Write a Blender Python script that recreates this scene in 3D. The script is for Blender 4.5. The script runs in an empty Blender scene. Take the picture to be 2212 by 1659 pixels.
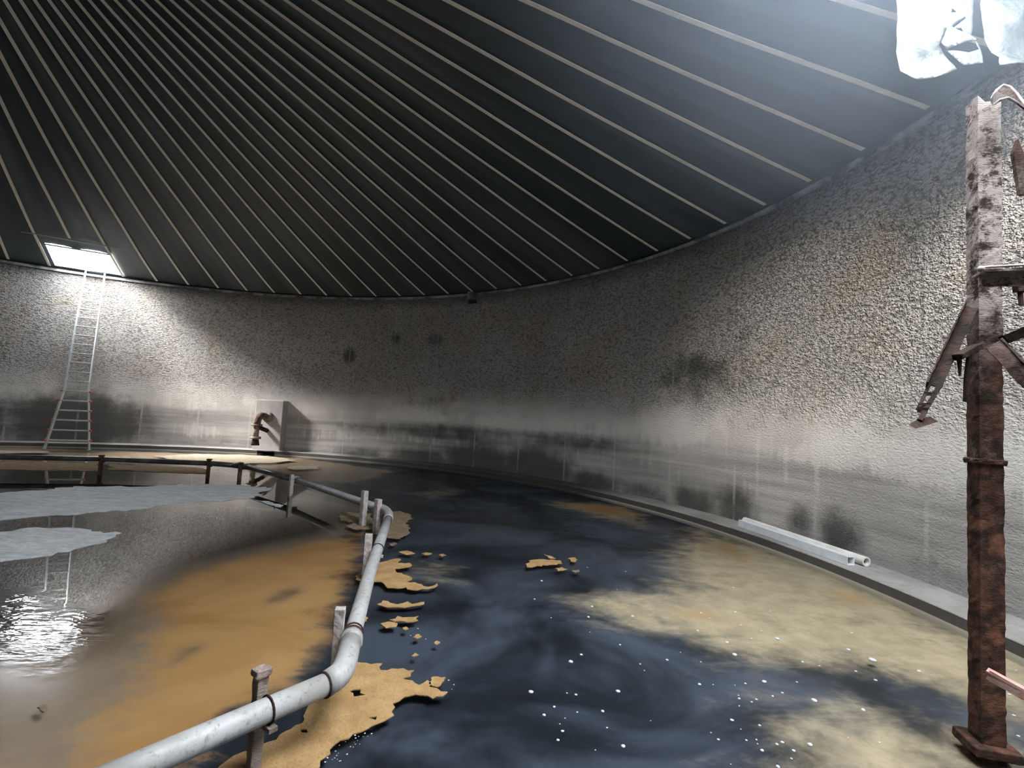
import bpy, bmesh, math, random
import numpy as np
from mathutils import Vector, Matrix, noise
from mathutils.geometry import delaunay_2d_cdt

# ------------------------------------------------------------------ camera, sky, light, exposure
SC = bpy.context.scene
COL = SC.collection
PI = math.pi
CAMX, CAMY, CAMZ = 7.8535, -4.5789, 1.6771          # photographer, tank centre is the origin
cam_data = bpy.data.cameras.new('camera')
cam_data.sensor_width = 36.0
cam_data.lens = 36.0 * 1076.09 / 2212.0
cam_data.clip_end = 200
cam = bpy.data.objects.new('camera', cam_data)
COL.objects.link(cam)
pitch, roll = 0.067576, -0.058198
Rw = Vector((1, 0, 0)); Uw = Vector((0, -math.sin(pitch), math.cos(pitch))); Fw = Vector((0, math.cos(pitch), math.sin(pitch)))
cr, sr = math.cos(roll), math.sin(roll)
right = cr * Rw - sr * Uw
upv = sr * Rw + cr * Uw
M = Matrix(((right.x, upv.x, -Fw.x, CAMX), (right.y, upv.y, -Fw.y, CAMY), (right.z, upv.z, -Fw.z, CAMZ), (0, 0, 0, 1)))
cam.matrix_world = M
SC.camera = cam

world = bpy.data.worlds.new('overcast_sky')
SC.world = world
world.use_nodes = True
wb = world.node_tree.nodes['Background']
wb.inputs['Color'].default_value = (0.86, 0.93, 1.0, 1)
wb.inputs['Strength'].default_value = 28.0
SC.view_settings.view_transform = 'Standard'
SC.view_settings.look = 'None'
SC.view_settings.gamma = 1.0
SC.view_settings.use_curve_mapping = False
SC.view_settings.exposure = 0.0
try:
    SC.cycles.use_denoising = True
    SC.cycles.max_bounces = 9
    SC.cycles.diffuse_bounces = 6
    SC.cycles.use_adaptive_sampling = True
    SC.cycles.adaptive_threshold = 0.02
    SC.cycles.transparent_max_bounces = 12
    SC.cycles.sample_clamp_indirect = 8
except Exception:
    pass

# ------------------------------------------------------------------ tank dimensions (metres)
R = 12.591
HW = 5.506          # wall top above the water
TH0, DTH = 0.0747380, 0.07340536   # first roof strap, step between straps
CURB_R, CURB_H = 12.03, 0.127

def roof_z(t):
    return HW + 3.662 * (1 - t) - 0.654 * t * (1 - t)
def roof_pt(k, t, dz=0.0):
    a = TH0 + k * DTH
    return Vector((R * t * math.cos(a), R * t * math.sin(a), roof_z(t) + dz))

# daylight comes in through the two openings cut in the membrane
HATCH = (26.0, 27.85, 0.884, 0.990)
CUT = (-6.9, -2.0, 0.69, 0.975)
def portal(name, k0, k1, t0, t1):
    ps = [roof_pt(k0, t0), roof_pt(k1, t0), roof_pt(k1, t1), roof_pt(k0, t1)]
    c = sum(ps, Vector()) / 4
    km, tm = (k0 + k1) / 2, (t0 + t1) / 2
    ur = (roof_pt(km, t1) - roof_pt(km, t0))
    ut = (roof_pt(k1, tm) - roof_pt(k0, tm))
    n = ut.cross(ur).normalized()
    if n.z > 0: n = -n                      # points down into the tank
    x = ut.normalized(); z = -n; y = z.cross(x)
    l = bpy.data.lights.new(name, 'AREA')
    l.shape = 'RECTANGLE'
    l.size = max((ps[1] - ps[0]).length, (ps[2] - ps[3]).length) * 1.05
    l.size_y = ur.length * 1.05
    l.cycles.is_portal = True
    o = bpy.data.objects.new(name, l)
    COL.objects.link(o)
    o.matrix_world = Matrix(((x.x, y.x, z.x, c.x), (x.y, y.y, z.y, c.y), (x.z, y.z, z.z, c.z + 0.05), (0, 0, 0, 1)))
    return o
sun_d = bpy.data.lights.new('bright_sky', 'SUN')
sun_d.energy = 14; sun_d.angle = math.radians(25); sun_d.color = (1.0, 0.97, 0.92)
sun_o = bpy.data.objects.new('bright_sky', sun_d); COL.objects.link(sun_o)
sun_o.rotation_euler = Vector((0.42, 0.78, -0.46)).to_track_quat('-Z', 'Y').to_euler()
rect_l = bpy.data.lights.new('added_rect_lamp_over_hatch', 'AREA')  # added area lamp standing in for brighter sky, lights the wall below the hatch
rect_l.shape = 'RECTANGLE'; rect_l.size = 7.0; rect_l.size_y = 3.0; rect_l.energy = 2200; rect_l.color = (0.96, 0.98, 1.0)
rect_o = bpy.data.objects.new('added_rect_lamp_over_hatch', rect_l); COL.objects.link(rect_o)
rect_x = Vector((0.886, 0.464, 0)); rect_z = -Vector((1.1, 2.2, -2.5)).normalized(); rect_x = (rect_x - rect_z * rect_x.dot(rect_z)).normalized(); rect_y = rect_z.cross(rect_x)
rect_o.matrix_world = Matrix(((rect_x.x, rect_y.x, rect_z.x, -6.6), (rect_x.y, rect_y.y, rect_z.y, 8.3), (rect_x.z, rect_y.z, rect_z.z, 8.2), (0, 0, 0, 1)))
disk_l = bpy.data.lights.new('added_disk_lamp_over_hatch', 'AREA')  # added disk lamp, throws the light wedge onto the wall and far floor
disk_l.shape = 'DISK'; disk_l.size = 2.4; disk_l.energy = 9000; disk_l.color = (1.0, 0.98, 0.95)
disk_o = bpy.data.objects.new('added_disk_lamp_over_hatch', disk_l); COL.objects.link(disk_o)
disk_o.location = (-8.2, 9.8, 8.9)
disk_o.rotation_euler = Vector((2.7, 0.7, -3.2)).to_track_quat('-Z', 'Y').to_euler()
portal('daylight_hatch', *HATCH)
portal('daylight_cut', *CUT)

# ------------------------------------------------------------------ helpers
def tag(o, label=None, cat=None, group=None, kind=None):
    if label: o['label'] = label
    if cat: o['category'] = cat
    if group: o['group'] = group
    if kind: o['kind'] = kind
    return o
def mesh_obj(name, bm, mat, parent=None, smooth=False, loc=None):
    """bm is in world space; loc or the parent's place becomes its origin"""
    me = bpy.data.meshes.new(name)
    base = Vector(parent['_base']) if parent is not None else (Vector(loc) if loc is not None else Vector((0, 0, 0)))
    bmesh.ops.translate(bm, vec=-base, verts=bm.verts)
    bmesh.ops.recalc_face_normals(bm, faces=bm.faces)
    if smooth:
        for f in bm.faces: f.smooth = True
    bm.to_mesh(me); bm.free()
    me.materials.append(mat)
    o = bpy.data.objects.new(name, me)
    COL.objects.link(o)
    o['_base'] = tuple(base)
    if parent is not None:
        o.parent = parent
        o['_base'] = tuple(base)
    else:
        o.location = base
    return o
def thing(name, label, cat, loc, group=None):
    o = bpy.data.objects.new(name, None)
    COL.objects.link(o)
    o.empty_display_size = 0.1
    o.location = loc
    o['_base'] = tuple(loc)
    return tag(o, label, cat, group)
def frame(d, up=Vector((0, 0, 1))):
    d = d.normalized()
    s = d.cross(up)
    if s.length < 1e-4: s = d.cross(Vector((0, 1, 0)))
    s.normalize()
    return d, s, s.cross(d).normalized()
def add_box(bm, c, ax, ay, az, sx, sy, sz, bevel=0.0):
    r = bmesh.ops.create_cube(bm, size=1.0)
    m = Matrix(((ax.x * sx, ay.x * sy, az.x * sz, c.x), (ax.y * sx, ay.y * sy, az.y * sz, c.y), (ax.z * sx, ay.z * sy, az.z * sz, c.z), (0, 0, 0, 1)))
    bmesh.ops.transform(bm, matrix=m, verts=r['verts'])
    if bevel > 0:
        es = list({e for v in r['verts'] for e in v.link_edges})
        bmesh.ops.bevel(bm, geom=es, offset=bevel, segments=2, affect='EDGES', profile=0.5)
def add_beam(bm, p0, p1, w, h, up=Vector((0, 0, 1)), bevel=0.0):
    p0 = Vector(p0); p1 = Vector(p1)
    d, s, u = frame(p1 - p0, up)
    add_box(bm, (p0 + p1) / 2, d, s, u, (p1 - p0).length, w, h, bevel)
def add_tube(bm, pts, rads, seg=20, caps=True, inner=None):
    """sweep a circle along pts; rads is a number or a list"""
    pts = [Vector(p) for p in pts]
    if not hasattr(rads, '__len__'): rads = [rads] * len(pts)
    rings = []
    prev = None
    for i, p in enumerate(pts):
        if i == 0: d = pts[1] - pts[0]
        elif i == len(pts) - 1: d = pts[-1] - pts[-2]
        else: d = (pts[i + 1] - p).normalized() + (p - pts[i - 1]).normalized()
        d.normalize()
        if prev is None:
            _, s, u = frame(d)
        else:
            s = prev - d * prev.dot(d); s.normalize(); u = s.cross(d)
        prev = s
        rings.append([bm.verts.new(p + (s * math.cos(2 * PI * j / seg) + u * math.sin(2 * PI * j / seg)) * rads[i]) for j in range(seg)])
    for a, b in zip(rings, rings[1:]):
        for j in range(seg):
            bm.faces.new((a[j], a[(j + 1) % seg], b[(j + 1) % seg], b[j]))
    if caps:
        bm.faces.new(rings[0]); bm.faces.new(rings[-1])
    return rings
def add_hollow(bm, p0, p1, ro, ri, seg=24):
    a = add_tube(bm, [p0, p1], ro, seg, caps=False)
    b = add_tube(bm, [p0, p1], ri, seg, caps=False)
    for e in (0, 1):
        for j in range(seg):
            bm.faces.new((a[e][j], a[e][(j + 1) % seg], b[e][(j + 1) % seg], b[e][j]))
def roughen(bm, amp, freq, cuts=0, seed=0.0):
    if cuts: bmesh.ops.subdivide_edges(bm, edges=bm.edges, cuts=cuts, use_grid_fill=True)
    bm.normal_update()
    for v in bm.verts:
        n = noise.noise(v.co * freq + Vector((seed, 0, 0))) + 0.5 * noise.noise(v.co * freq * 2.3 + Vector((0, seed, 3)))
        v.co += v.normal * n * amp
def split_long(bm, maxlen, it=6):
    for _ in range(it):
        es = [e for e in bm.edges if e.calc_length() > maxlen]
        if not es: break
        bmesh.ops.subdivide_edges(bm, edges=es, cuts=1, use_grid_fill=True)
def inside(p, poly):
    x, y = p; c = False; n = len(poly)
    for i in range(n):
        x0, y0 = poly[i]; x1, y1 = poly[i - 1]
        if (y0 > y) != (y1 > y) and x < (x1 - x0) * (y - y0) / (y1 - y0) + x0: c = not c
    return c
def densify(poly, step, jag=0.0, rng=None):
    out = []
    n = len(poly)
    for i in range(n):
        a = Vector(poly[i]); b = Vector(poly[(i + 1) % n])
        L = (b - a).length
        m = max(1, int(L / step))
        nx = Vector((-(b - a).y, (b - a).x)) / max(L, 1e-6)
        for q in range(m):
            p = a + (b - a) * (q / m)
            if jag and q: p = p + nx * rng.uniform(-jag, jag)
            out.append((p.x, p.y))
    return out
def sheet2d(outline, holes, step, grid=True):
    """triangulate an outline with holes; returns 2-D points and triangles"""
    vs = []; es = []
    for loop in [outline] + holes:
        s = len(vs)
        vs += [Vector(p) for p in loop]
        es += [(s + i, s + (i + 1) % len(loop)) for i in range(len(loop))]
    if grid:
        xs = [p[0] for p in outline]; ys = [p[1] for p in outline]
        x = min(xs) + step / 2; row = 0
        while x < max(xs):
            y = min(ys) + step / 2 + (row % 2) * step / 2
            while y < max(ys):
                if inside((x, y), outline) and not any(inside((x, y), h) for h in holes): vs.append(Vector((x, y)))
                y += step
            x += step * 0.87; row += 1
    r = delaunay_2d_cdt(vs, es, [], 0, 1e-5)
    pts = [tuple(p) for p in r[0]]
    tris = []
    for f in r[2]:
        c = (sum(pts[i][0] for i in f) / len(f), sum(pts[i][1] for i in f) / len(f))
        if inside(c, outline) and not any(inside(c, h) for h in holes): tris.append(f)
    return pts, tris
def ordinal(n):
    w = ['zeroth', 'first', 'second', 'third', 'fourth', 'fifth', 'sixth', 'seventh', 'eighth', 'ninth', 'tenth', 'eleventh', 'twelfth', 'thirteenth', 'fourteenth', 'fifteenth', 'sixteenth', 'seventeenth', 'eighteenth', 'nineteenth', 'twentieth', 'twenty-first', 'twenty-second', 'twenty-third', 'twenty-fourth', 'twenty-fifth', 'twenty-sixth', 'twenty-seventh', 'twenty-eighth']
    return w[n]

# ------------------------------------------------------------------ materials
class N:
    """small node-graph helper"""
    def __init__(s, name):
        s.m = bpy.data.materials.new(name); s.m.use_nodes = True
        s.t = s.m.node_tree; s.t.nodes.clear()
        s.out = s.t.nodes.new('ShaderNodeOutputMaterial')
        s.tc = s.t.nodes.new('ShaderNodeTexCoord')
    def lk(s, a, b): s.t.links.new(a, b)
    def put(s, sock, v):
        if v is None: return
        if hasattr(v, 'is_output'): s.lk(v, sock)
        else:
            if sock.type == 'RGBA' and len(v) == 3: v = (*v, 1)
            sock.default_value = v
    def node(s, t, **kw):
        n = s.t.nodes.new(t)
        for k, v in kw.items(): setattr(n, k, v)
        return n
    def math(s, op, a, b=0.0, c=None, clamp=False):
        n = s.node('ShaderNodeMath', operation=op, use_clamp=clamp)
        s.put(n.inputs[0], a); s.put(n.inputs[1], b)
        if c is not None: s.put(n.inputs[2], c)
        return n.outputs[0]
    def add(s, a, b): return s.math('ADD', a, b)
    def mul(s, a, b): return s.math('MULTIPLY', a, b)
    def sub(s, a, b): return s.math('SUBTRACT', a, b)
    def mad(s, a, b, c): return s.math('MULTIPLY_ADD', a, b, c)
    def ramp(s, x, lo, hi, a=0.0, b=1.0, smooth=True):
        n = s.node('ShaderNodeMapRange', interpolation_type='SMOOTHSTEP' if smooth else 'LINEAR')
        s.put(n.inputs[0], x); s.put(n.inputs[1], lo); s.put(n.inputs[2], hi); s.put(n.inputs[3], a); s.put(n.inputs[4], b)
        return n.outputs[0]
    def mix(s, f, a, b, blend='MIX'):
        n = s.node('ShaderNodeMix', data_type='RGBA', blend_type=blend)
        s.put(n.inputs[0], f); s.put(n.inputs[6], a); s.put(n.inputs[7], b)
        return n.outputs[2]
    def noise(s, vec, scale, detail=4.0, rough=0.55, dist=0.0):
        n = s.node('ShaderNodeTexNoise')
        s.lk(vec, n.inputs['Vector'])
        n.inputs['Scale'].default_value = scale; n.inputs['Detail'].default_value = detail
        n.inputs['Roughness'].default_value = rough; n.inputs['Distortion'].default_value = dist
        return n.outputs['Fac']
    def voro(s, vec, scale, feature='F1', rand=1.0):
        n = s.node('ShaderNodeTexVoronoi', feature=feature)
        s.lk(vec, n.inputs['Vector']); n.inputs['Scale'].default_value = scale; n.inputs['Randomness'].default_value = rand
        return n.outputs['Distance']
    def scalev(s, vec, sc):
        n = s.node('ShaderNodeMapping'); s.lk(vec, n.inputs['Vector']); n.inputs['Scale'].default_value = sc
        return n.outputs[0]
    def attr(s, name):
        n = s.node('ShaderNodeAttribute', attribute_name=name); return n.outputs['Fac']
    def uv(s):
        n = s.node('ShaderNodeUVMap', uv_map='arc'); return n.outputs[0]
    def xyz(s, v):
        n = s.node('ShaderNodeSeparateXYZ'); s.lk(v, n.inputs[0]); return n.outputs
    def bump(s, h, strength, dist=0.02, normal=None):
        n = s.node('ShaderNodeBump'); s.put(n.inputs['Height'], h); s.put(n.inputs['Strength'], strength); n.inputs['Distance'].default_value = dist
        if normal is not None: s.lk(normal, n.inputs['Normal'])
        return n.outputs[0]
    def bsdf(s, color, rough=0.6, metal=0.0, normal=None, spec=None, ior=None):
        n = s.node('ShaderNodeBsdfPrincipled')
        s.put(n.inputs['Base Color'], color); s.put(n.inputs['Roughness'], rough); s.put(n.inputs['Metallic'], metal)
        if spec is not None: s.put(n.inputs['Specular IOR Level'], spec)
        if ior is not None: n.inputs['IOR'].default_value = ior
        if normal is not None: s.lk(normal, n.inputs['Normal'])
        s.lk(n.outputs[0], s.out.inputs['Surface'])
        return n
    @property
    def obj(s): return s.tc.outputs['Object']
    @property
    def geo(s):
        n = s.node('ShaderNodeNewGeometry'); return n.outputs['Position']

def simple_mat(name, c0, c1, scale, rough=0.6, metal=0.0, bump=0.0, bscale=60, spec=None):
    n = N(name)
    f = n.noise(n.geo, scale, 5, 0.6)
    f = n.ramp(f, 0.35, 0.65)
    nrm = n.bump(n.noise(n.geo, bscale, 3), bump, 0.01) if bump else None
    n.bsdf(n.mix(f, c0, c1), rough, metal, nrm, spec)
    return n.m

def wall_material():
    n = N('shotcrete_wall')
    uv = n.uv()
    u, v, _ = n.xyz(uv)
    big = n.noise(uv, 0.45, 4, 0.6)
    mid = n.noise(uv, 2.2, 5, 0.6)
    fine = n.noise(n.scalev(uv, (1, 1.7, 1)), 22, 4, 0.65)
    # stony sprayed concrete above, trowelled concrete below the old liquid level
    edge = n.add(v, n.mul(n.sub(mid, 0.5), 1.0))
    stony = n.ramp(edge, 1.6, 2.7)
    col = n.mix(n.ramp(big, 0.3, 0.7), (0.41, 0.380, 0.345), (0.53, 0.495, 0.455))
    warm = n.ramp(n.noise(uv, 0.8, 3, 0.5, 0.5), 0.5, 0.72)
    col = n.mix(n.mul(n.mul(warm, stony), 0.5), col, (0.48, 0.37, 0.24))
    wob = n.node('ShaderNodeTexNoise'); n.lk(uv, wob.inputs['Vector']); wob.inputs['Scale'].default_value = 7; wob.inputs['Detail'].default_value = 4
    wadd = n.node('ShaderNodeVectorMath', operation='MULTIPLY_ADD'); n.lk(wob.outputs['Color'], wadd.inputs[0]); wadd.inputs[1].default_value = (.045, .04, 0); n.lk(uv, wadd.inputs[2])
    cells = n.add(n.mul(n.voro(n.scalev(wadd.outputs[0], (1, 1.9, 1)), 15), .65), n.mul(n.voro(n.scalev(wadd.outputs[0], (1, 1.6, 1)), 43), .5))
    col = n.mix(n.mul(stony, n.ramp(n.add(cells, n.mul(n.sub(fine, .5), .6)), 0.45, 0.85, 0, .8)), col, (0.12, 0.110, 0.105))
    col = n.mix(n.mul(n.ramp(fine, 0.62, 0.74), n.mad(stony, 0.5, 0.1)), col, (0.62, 0.6, 0.56))
    # tide bands along the old liquid level
    streak = n.noise(n.scalev(uv, (7, 0.35, 1)), 1.0, 4, 0.6)
    hband = n.noise(n.scalev(uv, (0.25, 5, 1)), 1.0, 4, 0.6)
    vv = n.add(v, n.mad(streak, 0.5, -0.25))
    tide = n.mul(n.ramp(vv, 1.2, 1.38), n.ramp(vv, 1.5, 1.85, 1, 0))
    tide = n.mul(tide, n.ramp(n.add(streak, n.mul(n.sub(big, .5), 1.6)), 0.42, 0.62))
    col = n.mix(n.mul(tide, 0.75), col, (0.58, 0.55, 0.5))
    low = n.ramp(n.add(v, n.mul(n.sub(hband, .5), 0.6)), 1.25, 1.5, 1, 0)
    col = n.mix(n.mul(low, n.ramp(hband, 0.35, 0.65, 0.25, 0.75)), col, (0.20, 0.19, 0.185))
    # positioned stains
    jit = n.add(n.mul(n.sub(mid, 0.5), 1.0), n.mul(n.sub(fine, 0.5), 0.35))
    jit2 = n.add(jit, n.mul(n.sub(streak, 0.5), 1.2))
    pale = n.ramp(n.add(n.attr('pale'), jit2), 0.3, 0.75)
    col = n.mix(n.mul(pale, 0.75), col, (0.56, 0.52, 0.48))
    dark = n.ramp(n.add(n.attr('dark'), jit), 0.25, 0.95)
    col = n.mix(n.mul(dark, 0.85), col, (0.035, 0.034, 0.03))
    # formwork joints
    fr = n.math('FRACT', n.mul(n.add(u, 98.82 - 1.04 + 0.8235), 1 / 1.647))
    d = n.math('ABSOLUTE', n.sub(fr, 0.5))
    seam = n.mul(n.ramp(n.add(d, n.mul(n.sub(fine, .5), 0.02)), 0.008, 0.025, 1, 0), n.ramp(mid, 0.35, 0.6))
    col = n.mix(n.mul(seam, 0.38), col, (0.5, 0.49, 0.47))
    # the dark run along the top
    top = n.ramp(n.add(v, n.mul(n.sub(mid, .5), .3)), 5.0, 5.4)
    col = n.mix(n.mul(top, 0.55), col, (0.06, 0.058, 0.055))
    h = n.add(n.mul(n.sub(0.6, cells), n.mad(stony, 1.0, 0.05)), n.mul(fine, n.mad(stony, 0.7, 0.2)))
    nrm = n.bump(h, 1.0, 0.085)
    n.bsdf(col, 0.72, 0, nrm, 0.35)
    return n.m

def curb_material():
    n = N('curb_concrete')
    g = n.geo
    a = n.noise(g, 1.2, 5, 0.6); b = n.noise(g, 12, 5, 0.65)
    col = n.mix(n.ramp(a, 0.35, 0.65), (0.20, 0.188, 0.175), (0.31, 0.295, 0.275))
    col = n.mix(n.ramp(b, 0.5, 0.7, 0, .5), col, (0.12, 0.11, 0.1))
    # darker face below the top edge
    z = n.xyz(g)[2]
    col = n.mix(n.ramp(n.add(z, n.mul(n.sub(a, .5), .03)), 0.112, 0.12, 0.85, 0), col, (0.045, 0.040, 0.037))
    col = n.mix(n.ramp(z, 0.012, 0.02, 0.7, 0), col, (0.62, 0.57, 0.48))
    px, py, _ = n.xyz(g)
    uu = n.add(n.mul(n.math('ARCTAN2', py, px), R), n.mul(n.sub(a, .5), 3.0))
    mould = n.mul(n.ramp(uu, 6.5, 8.5), n.ramp(uu, 14.5, 18.0, 1, 0))
    col = n.mix(n.mul(mould, 0.9), col, (0.03, 0.028, 0.025))
    n.bsdf(col, 0.6, 0, n.bump(b, 0.4, 0.01), 0.4)
    return n.m

def bed_material():
    n = N('sludge_bed')
    g = n.geo
    w1 = n.noise(g, 0.9, 5, 0.6, 0.8); w2 = n.noise(g, 4.5, 5, 0.65); w3 = n.noise(g, 40, 4, 0.6)
    w0 = n.noise(n.scalev(g, (0.6, 1.3, 1)), 2.0, 6, 0.7, 1.0)
    j = n.add(n.add(n.mul(n.sub(w1, .5), 0.8), n.mul(n.sub(w2, .5), 0.55)), n.mul(n.sub(w0, .5), 0.9))
    tan = n.ramp(n.add(n.attr('tan'), j), 0.2, 0.95)
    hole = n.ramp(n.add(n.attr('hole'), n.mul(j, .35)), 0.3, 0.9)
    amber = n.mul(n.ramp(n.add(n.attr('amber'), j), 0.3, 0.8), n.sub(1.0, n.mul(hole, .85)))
    navy = n.mix(n.ramp(w1, 0.35, 0.7), (0.012, 0.015, 0.020), (0.054, 0.066, 0.090))
    navy = n.mix(n.ramp(n.add(n.attr('brown'), j), 0.3, 0.8), navy, n.mix(w2, (0.19, 0.138, 0.098), (0.29, 0.22, 0.16)))
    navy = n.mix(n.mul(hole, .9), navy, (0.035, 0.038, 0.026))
    col = n.mix(tan, navy, n.mix(n.ramp(w2, .35, .7), (0.28, 0.23, 0.155), (0.37, 0.305, 0.21)))
    col = n.mix(amber, col, n.mix(n.ramp(w1, .3, .7), (0.29, 0.155, 0.058), (0.40, 0.235, 0.10)))
    col = n.mix(n.ramp(w3, .62, .75, 0, .25), col, (0.05, 0.045, 0.04))
    n.bsdf(col, 0.9, 0, None, 0.0)
    return n.m

def water_material():
    n = N('shallow_water')
    g = n.geo
    rip = n.attr('ripple')
    fine = n.noise(n.scalev(g, (0.55, 1.5, 1)), 11, 2.5, 0.55)
    swell = n.noise(g, 2.2, 3, 0.5)
    ripm = n.ramp(n.add(rip, n.mul(n.sub(swell, .5), .7)), 0.25, 0.7)
    h = n.add(n.mul(fine, n.mad(ripm, 0.8, 0.012)), n.mul(swell, 0.05))
    nrm = n.bump(h, 0.5, 0.016)
    fr = n.node('ShaderNodeFresnel'); fr.inputs['IOR'].default_value = 1.7
    n.lk(nrm, fr.inputs['Normal'])
    gl = n.node('ShaderNodeBsdfGlossy'); n.put(gl.inputs['Color'], (1, 1, 1)); n.put(gl.inputs['Roughness'], n.add(n.mad(ripm, 0.03, 0.0), n.mul(n.sub(1.0, n.attr('clear')), 0.16))); n.lk(nrm, gl.inputs['Normal'])
    tr = n.node('ShaderNodeBsdfTransparent'); n.put(tr.inputs['Color'], (0.93, 0.93, 0.91))
    mx = n.node('ShaderNodeMixShader')
    n.lk(n.mul(fr.outputs[0], n.sub(1.0, n.mul(n.sub(1.0, n.attr('clear')), 0.6))), mx.inputs[0]); n.lk(tr.outputs[0], mx.inputs[1]); n.lk(gl.outputs[0], mx.inputs[2])
    n.lk(mx.outputs[0], n.out.inputs['Surface'])
    return n.m

def membrane_material():
    n = N('roof_membrane')
    uv = n.uv()
    big = n.noise(n.scalev(uv, (1.2, 0.12, 1)), 1.0, 3, 0.5)
    fine = n.noise(uv, 30, 3, 0.6)
    col = n.mix(n.ramp(big, 0.4, 0.75), (0.040, 0.054, 0.059), (0.100, 0.115, 0.122))
    col = n.mix(n.ramp(fine, 0.5, 0.8, 0, .4), col, (0.03, 0.035, 0.036))
    n.bsdf(col, 0.55, 0, n.bump(big, 0.35, 0.06), 0.4)
    return n.m

def rust_material(name, pale=0.3, base=((0.030, 0.019, 0.015), (0.095, 0.045, 0.030)), flake=(0.32, 0.26, 0.235)):
    n = N(name)
    g = n.geo
    a = n.noise(g, 9, 5, 0.65); b = n.noise(n.scalev(g, (1, 1, 2.2)), 55, 5, 0.7); c = n.noise(n.scalev(g, (1, 1, 0.7)), 4.0, 4, 0.6)
    col = n.mix(n.ramp(a, 0.35, 0.65), base[0], base[1])
    col = n.mix(n.ramp(b, 0.5, 0.75, 0, 0.7), col, (0.03, 0.02, 0.016))
    col = n.mix(n.mul(n.ramp(n.add(c, n.mul(n.sub(b, .5), .5)), 0.62 - pale * 0.4, 0.8 - pale * 0.3), 0.8), col, flake)
    if name == 'flaking_rust':                 # the paint has survived only on the upper part
        z = n.xyz(g)[2]
        up = n.mul(n.ramp(n.add(z, n.mul(n.sub(c, .5), 1.6)), 1.7, 3.0), n.ramp(n.add(a, n.mul(n.sub(b, .5), .6)), 0.36, 0.56))
        col = n.mix(n.mul(up, .85), col, (0.40, 0.345, 0.32))
        col = n.mix(n.mul(n.ramp(n.noise(g, 6, 4, .6), .55, .7), n.ramp(z, 2.2, 1.2)), col, (0.20, 0.085, 0.05))
    n.bsdf(col, 0.85, 0.0, n.bump(n.add(a, b), 0.9, 0.012), 0.2)
    return n.m

def pipe_material():
    n = N('limed_pipe')
    g = n.geo
    a = n.noise(g, 5, 5, 0.65); b = n.noise(g, 24, 5, 0.7)
    col = n.mix(n.ramp(a, 0.3, 0.7), (0.27, 0.255, 0.24), (0.36, 0.355, 0.35))
    col = n.mix(n.ramp(b, 0.52, 0.70, 0, .85), col, (0.15, 0.135, 0.125))
    col = n.mix(n.ramp(n.noise(g, 11, 4, .7), 0.6, 0.75, 0, .5), col, (0.28, 0.22, 0.18))
    n.bsdf(col, 0.5, 0, n.bump(b, 0.25, 0.006), 0.4)
    return n.m

def tarp_material():
    n = N('pale_tarp')
    g = n.geo
    a = n.noise(g, 3.5, 4, 0.6); b = n.noise(g, 14, 3, .6)
    col = n.mix(n.ramp(a, 0.4, 0.7), (0.050, 0.058, 0.0585), (0.032, 0.045, 0.046))
    col = n.mix(n.ramp(b, .66, .75, 0, .4), col, (0.07, 0.065, 0.053))
    di = n.node('ShaderNodeBsdfPrincipled'); n.put(di.inputs['Base Color'], col); n.put(di.inputs['Roughness'], 0.45)
    tl = n.node('ShaderNodeBsdfTranslucent'); n.put(tl.inputs['Color'], col)
    nb = n.bump(n.add(a, n.mul(b, .4)), 0.6, 0.03)
    n.lk(nb, di.inputs['Normal']); n.lk(nb, tl.inputs['Normal'])
    mx = n.node('ShaderNodeMixShader'); mx.inputs[0].default_value = 0.2
    n.lk(di.outputs[0], mx.inputs[1]); n.lk(tl.outputs[0], mx.inputs[2]); n.lk(mx.outputs[0], n.out.inputs['Surface'])
    return n.m

def scum_material(name, c0, c1):
    n = N(name)
    g = n.geo
    a = n.noise(g, 6, 5, 0.65); b = n.noise(g, 45, 5, 0.7)
    col = n.mix(n.ramp(a, 0.35, 0.65), c0, c1)
    col = n.mix(n.ramp(b, 0.55, 0.75, 0, .4), col, tuple(x * 0.45 for x in c0))
    n.bsdf(col, 0.8, 0, n.bump(n.add(a, b), 0.9, 0.02), 0.2)
    return n.m

MWALL = wall_material(); MCURB = curb_material(); MBED = bed_material(); MWATER = water_material(); MROOF = membrane_material()
MSTRAP = simple_mat('webbing', (0.88, 0.80, 0.68), (0.94, 0.88, 0.78), 6, 0.8)
MRAIL = simple_mat('patchy_steel', (0.05, 0.05, 0.052), (0.30, 0.30, 0.30), 2.5, 0.5, 0.0, 0.2)
MPIPE = pipe_material()
MPOST = rust_material('rusted_post', 0.15)
MPOSTN = rust_material('limed_rusty_post', 0.9, ((0.06, 0.04, 0.032), (0.14, 0.085, 0.06)), (0.34, 0.275, 0.235))
MPOSTW = simple_mat('limed_post', (0.42, 0.39, 0.37), (0.30, 0.25, 0.225), 18, 0.7, 0, 0.4)
MWIRE = rust_material('rusty_wire', 0.0, ((0.02, 0.014, 0.012), (0.07, 0.035, 0.025)))
MCOL = rust_material('flaking_rust', 0.05, ((0.026, 0.015, 0.011), (0.13, 0.058, 0.036)), (0.26, 0.19, 0.16))
MCOLD = rust_material('dark_rust', 0.0, ((0.016, 0.011, 0.010), (0.055, 0.028, 0.020)), (0.16, 0.12, 0.10))
MSHADEPIPE = simple_mat('shaded_pipe', (0.035, 0.030, 0.027), (0.09, 0.085, 0.08), 5, 0.3, 0.0)  # darker colour for the same pipe, standing for its backlit shade
MALU = simple_mat('aluminium', (0.66, 0.69, 0.72), (0.78, 0.80, 0.82), 4, 0.35, 0.6)
MRED = simple_mat('red_plastic', (0.55, 0.09, 0.04), (0.65, 0.14, 0.07), 8, 0.5)
MRUBBER = simple_mat('grey_rubber', (0.30, 0.29, 0.28), (0.22, 0.21, 0.20), 8, 0.8)
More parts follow.
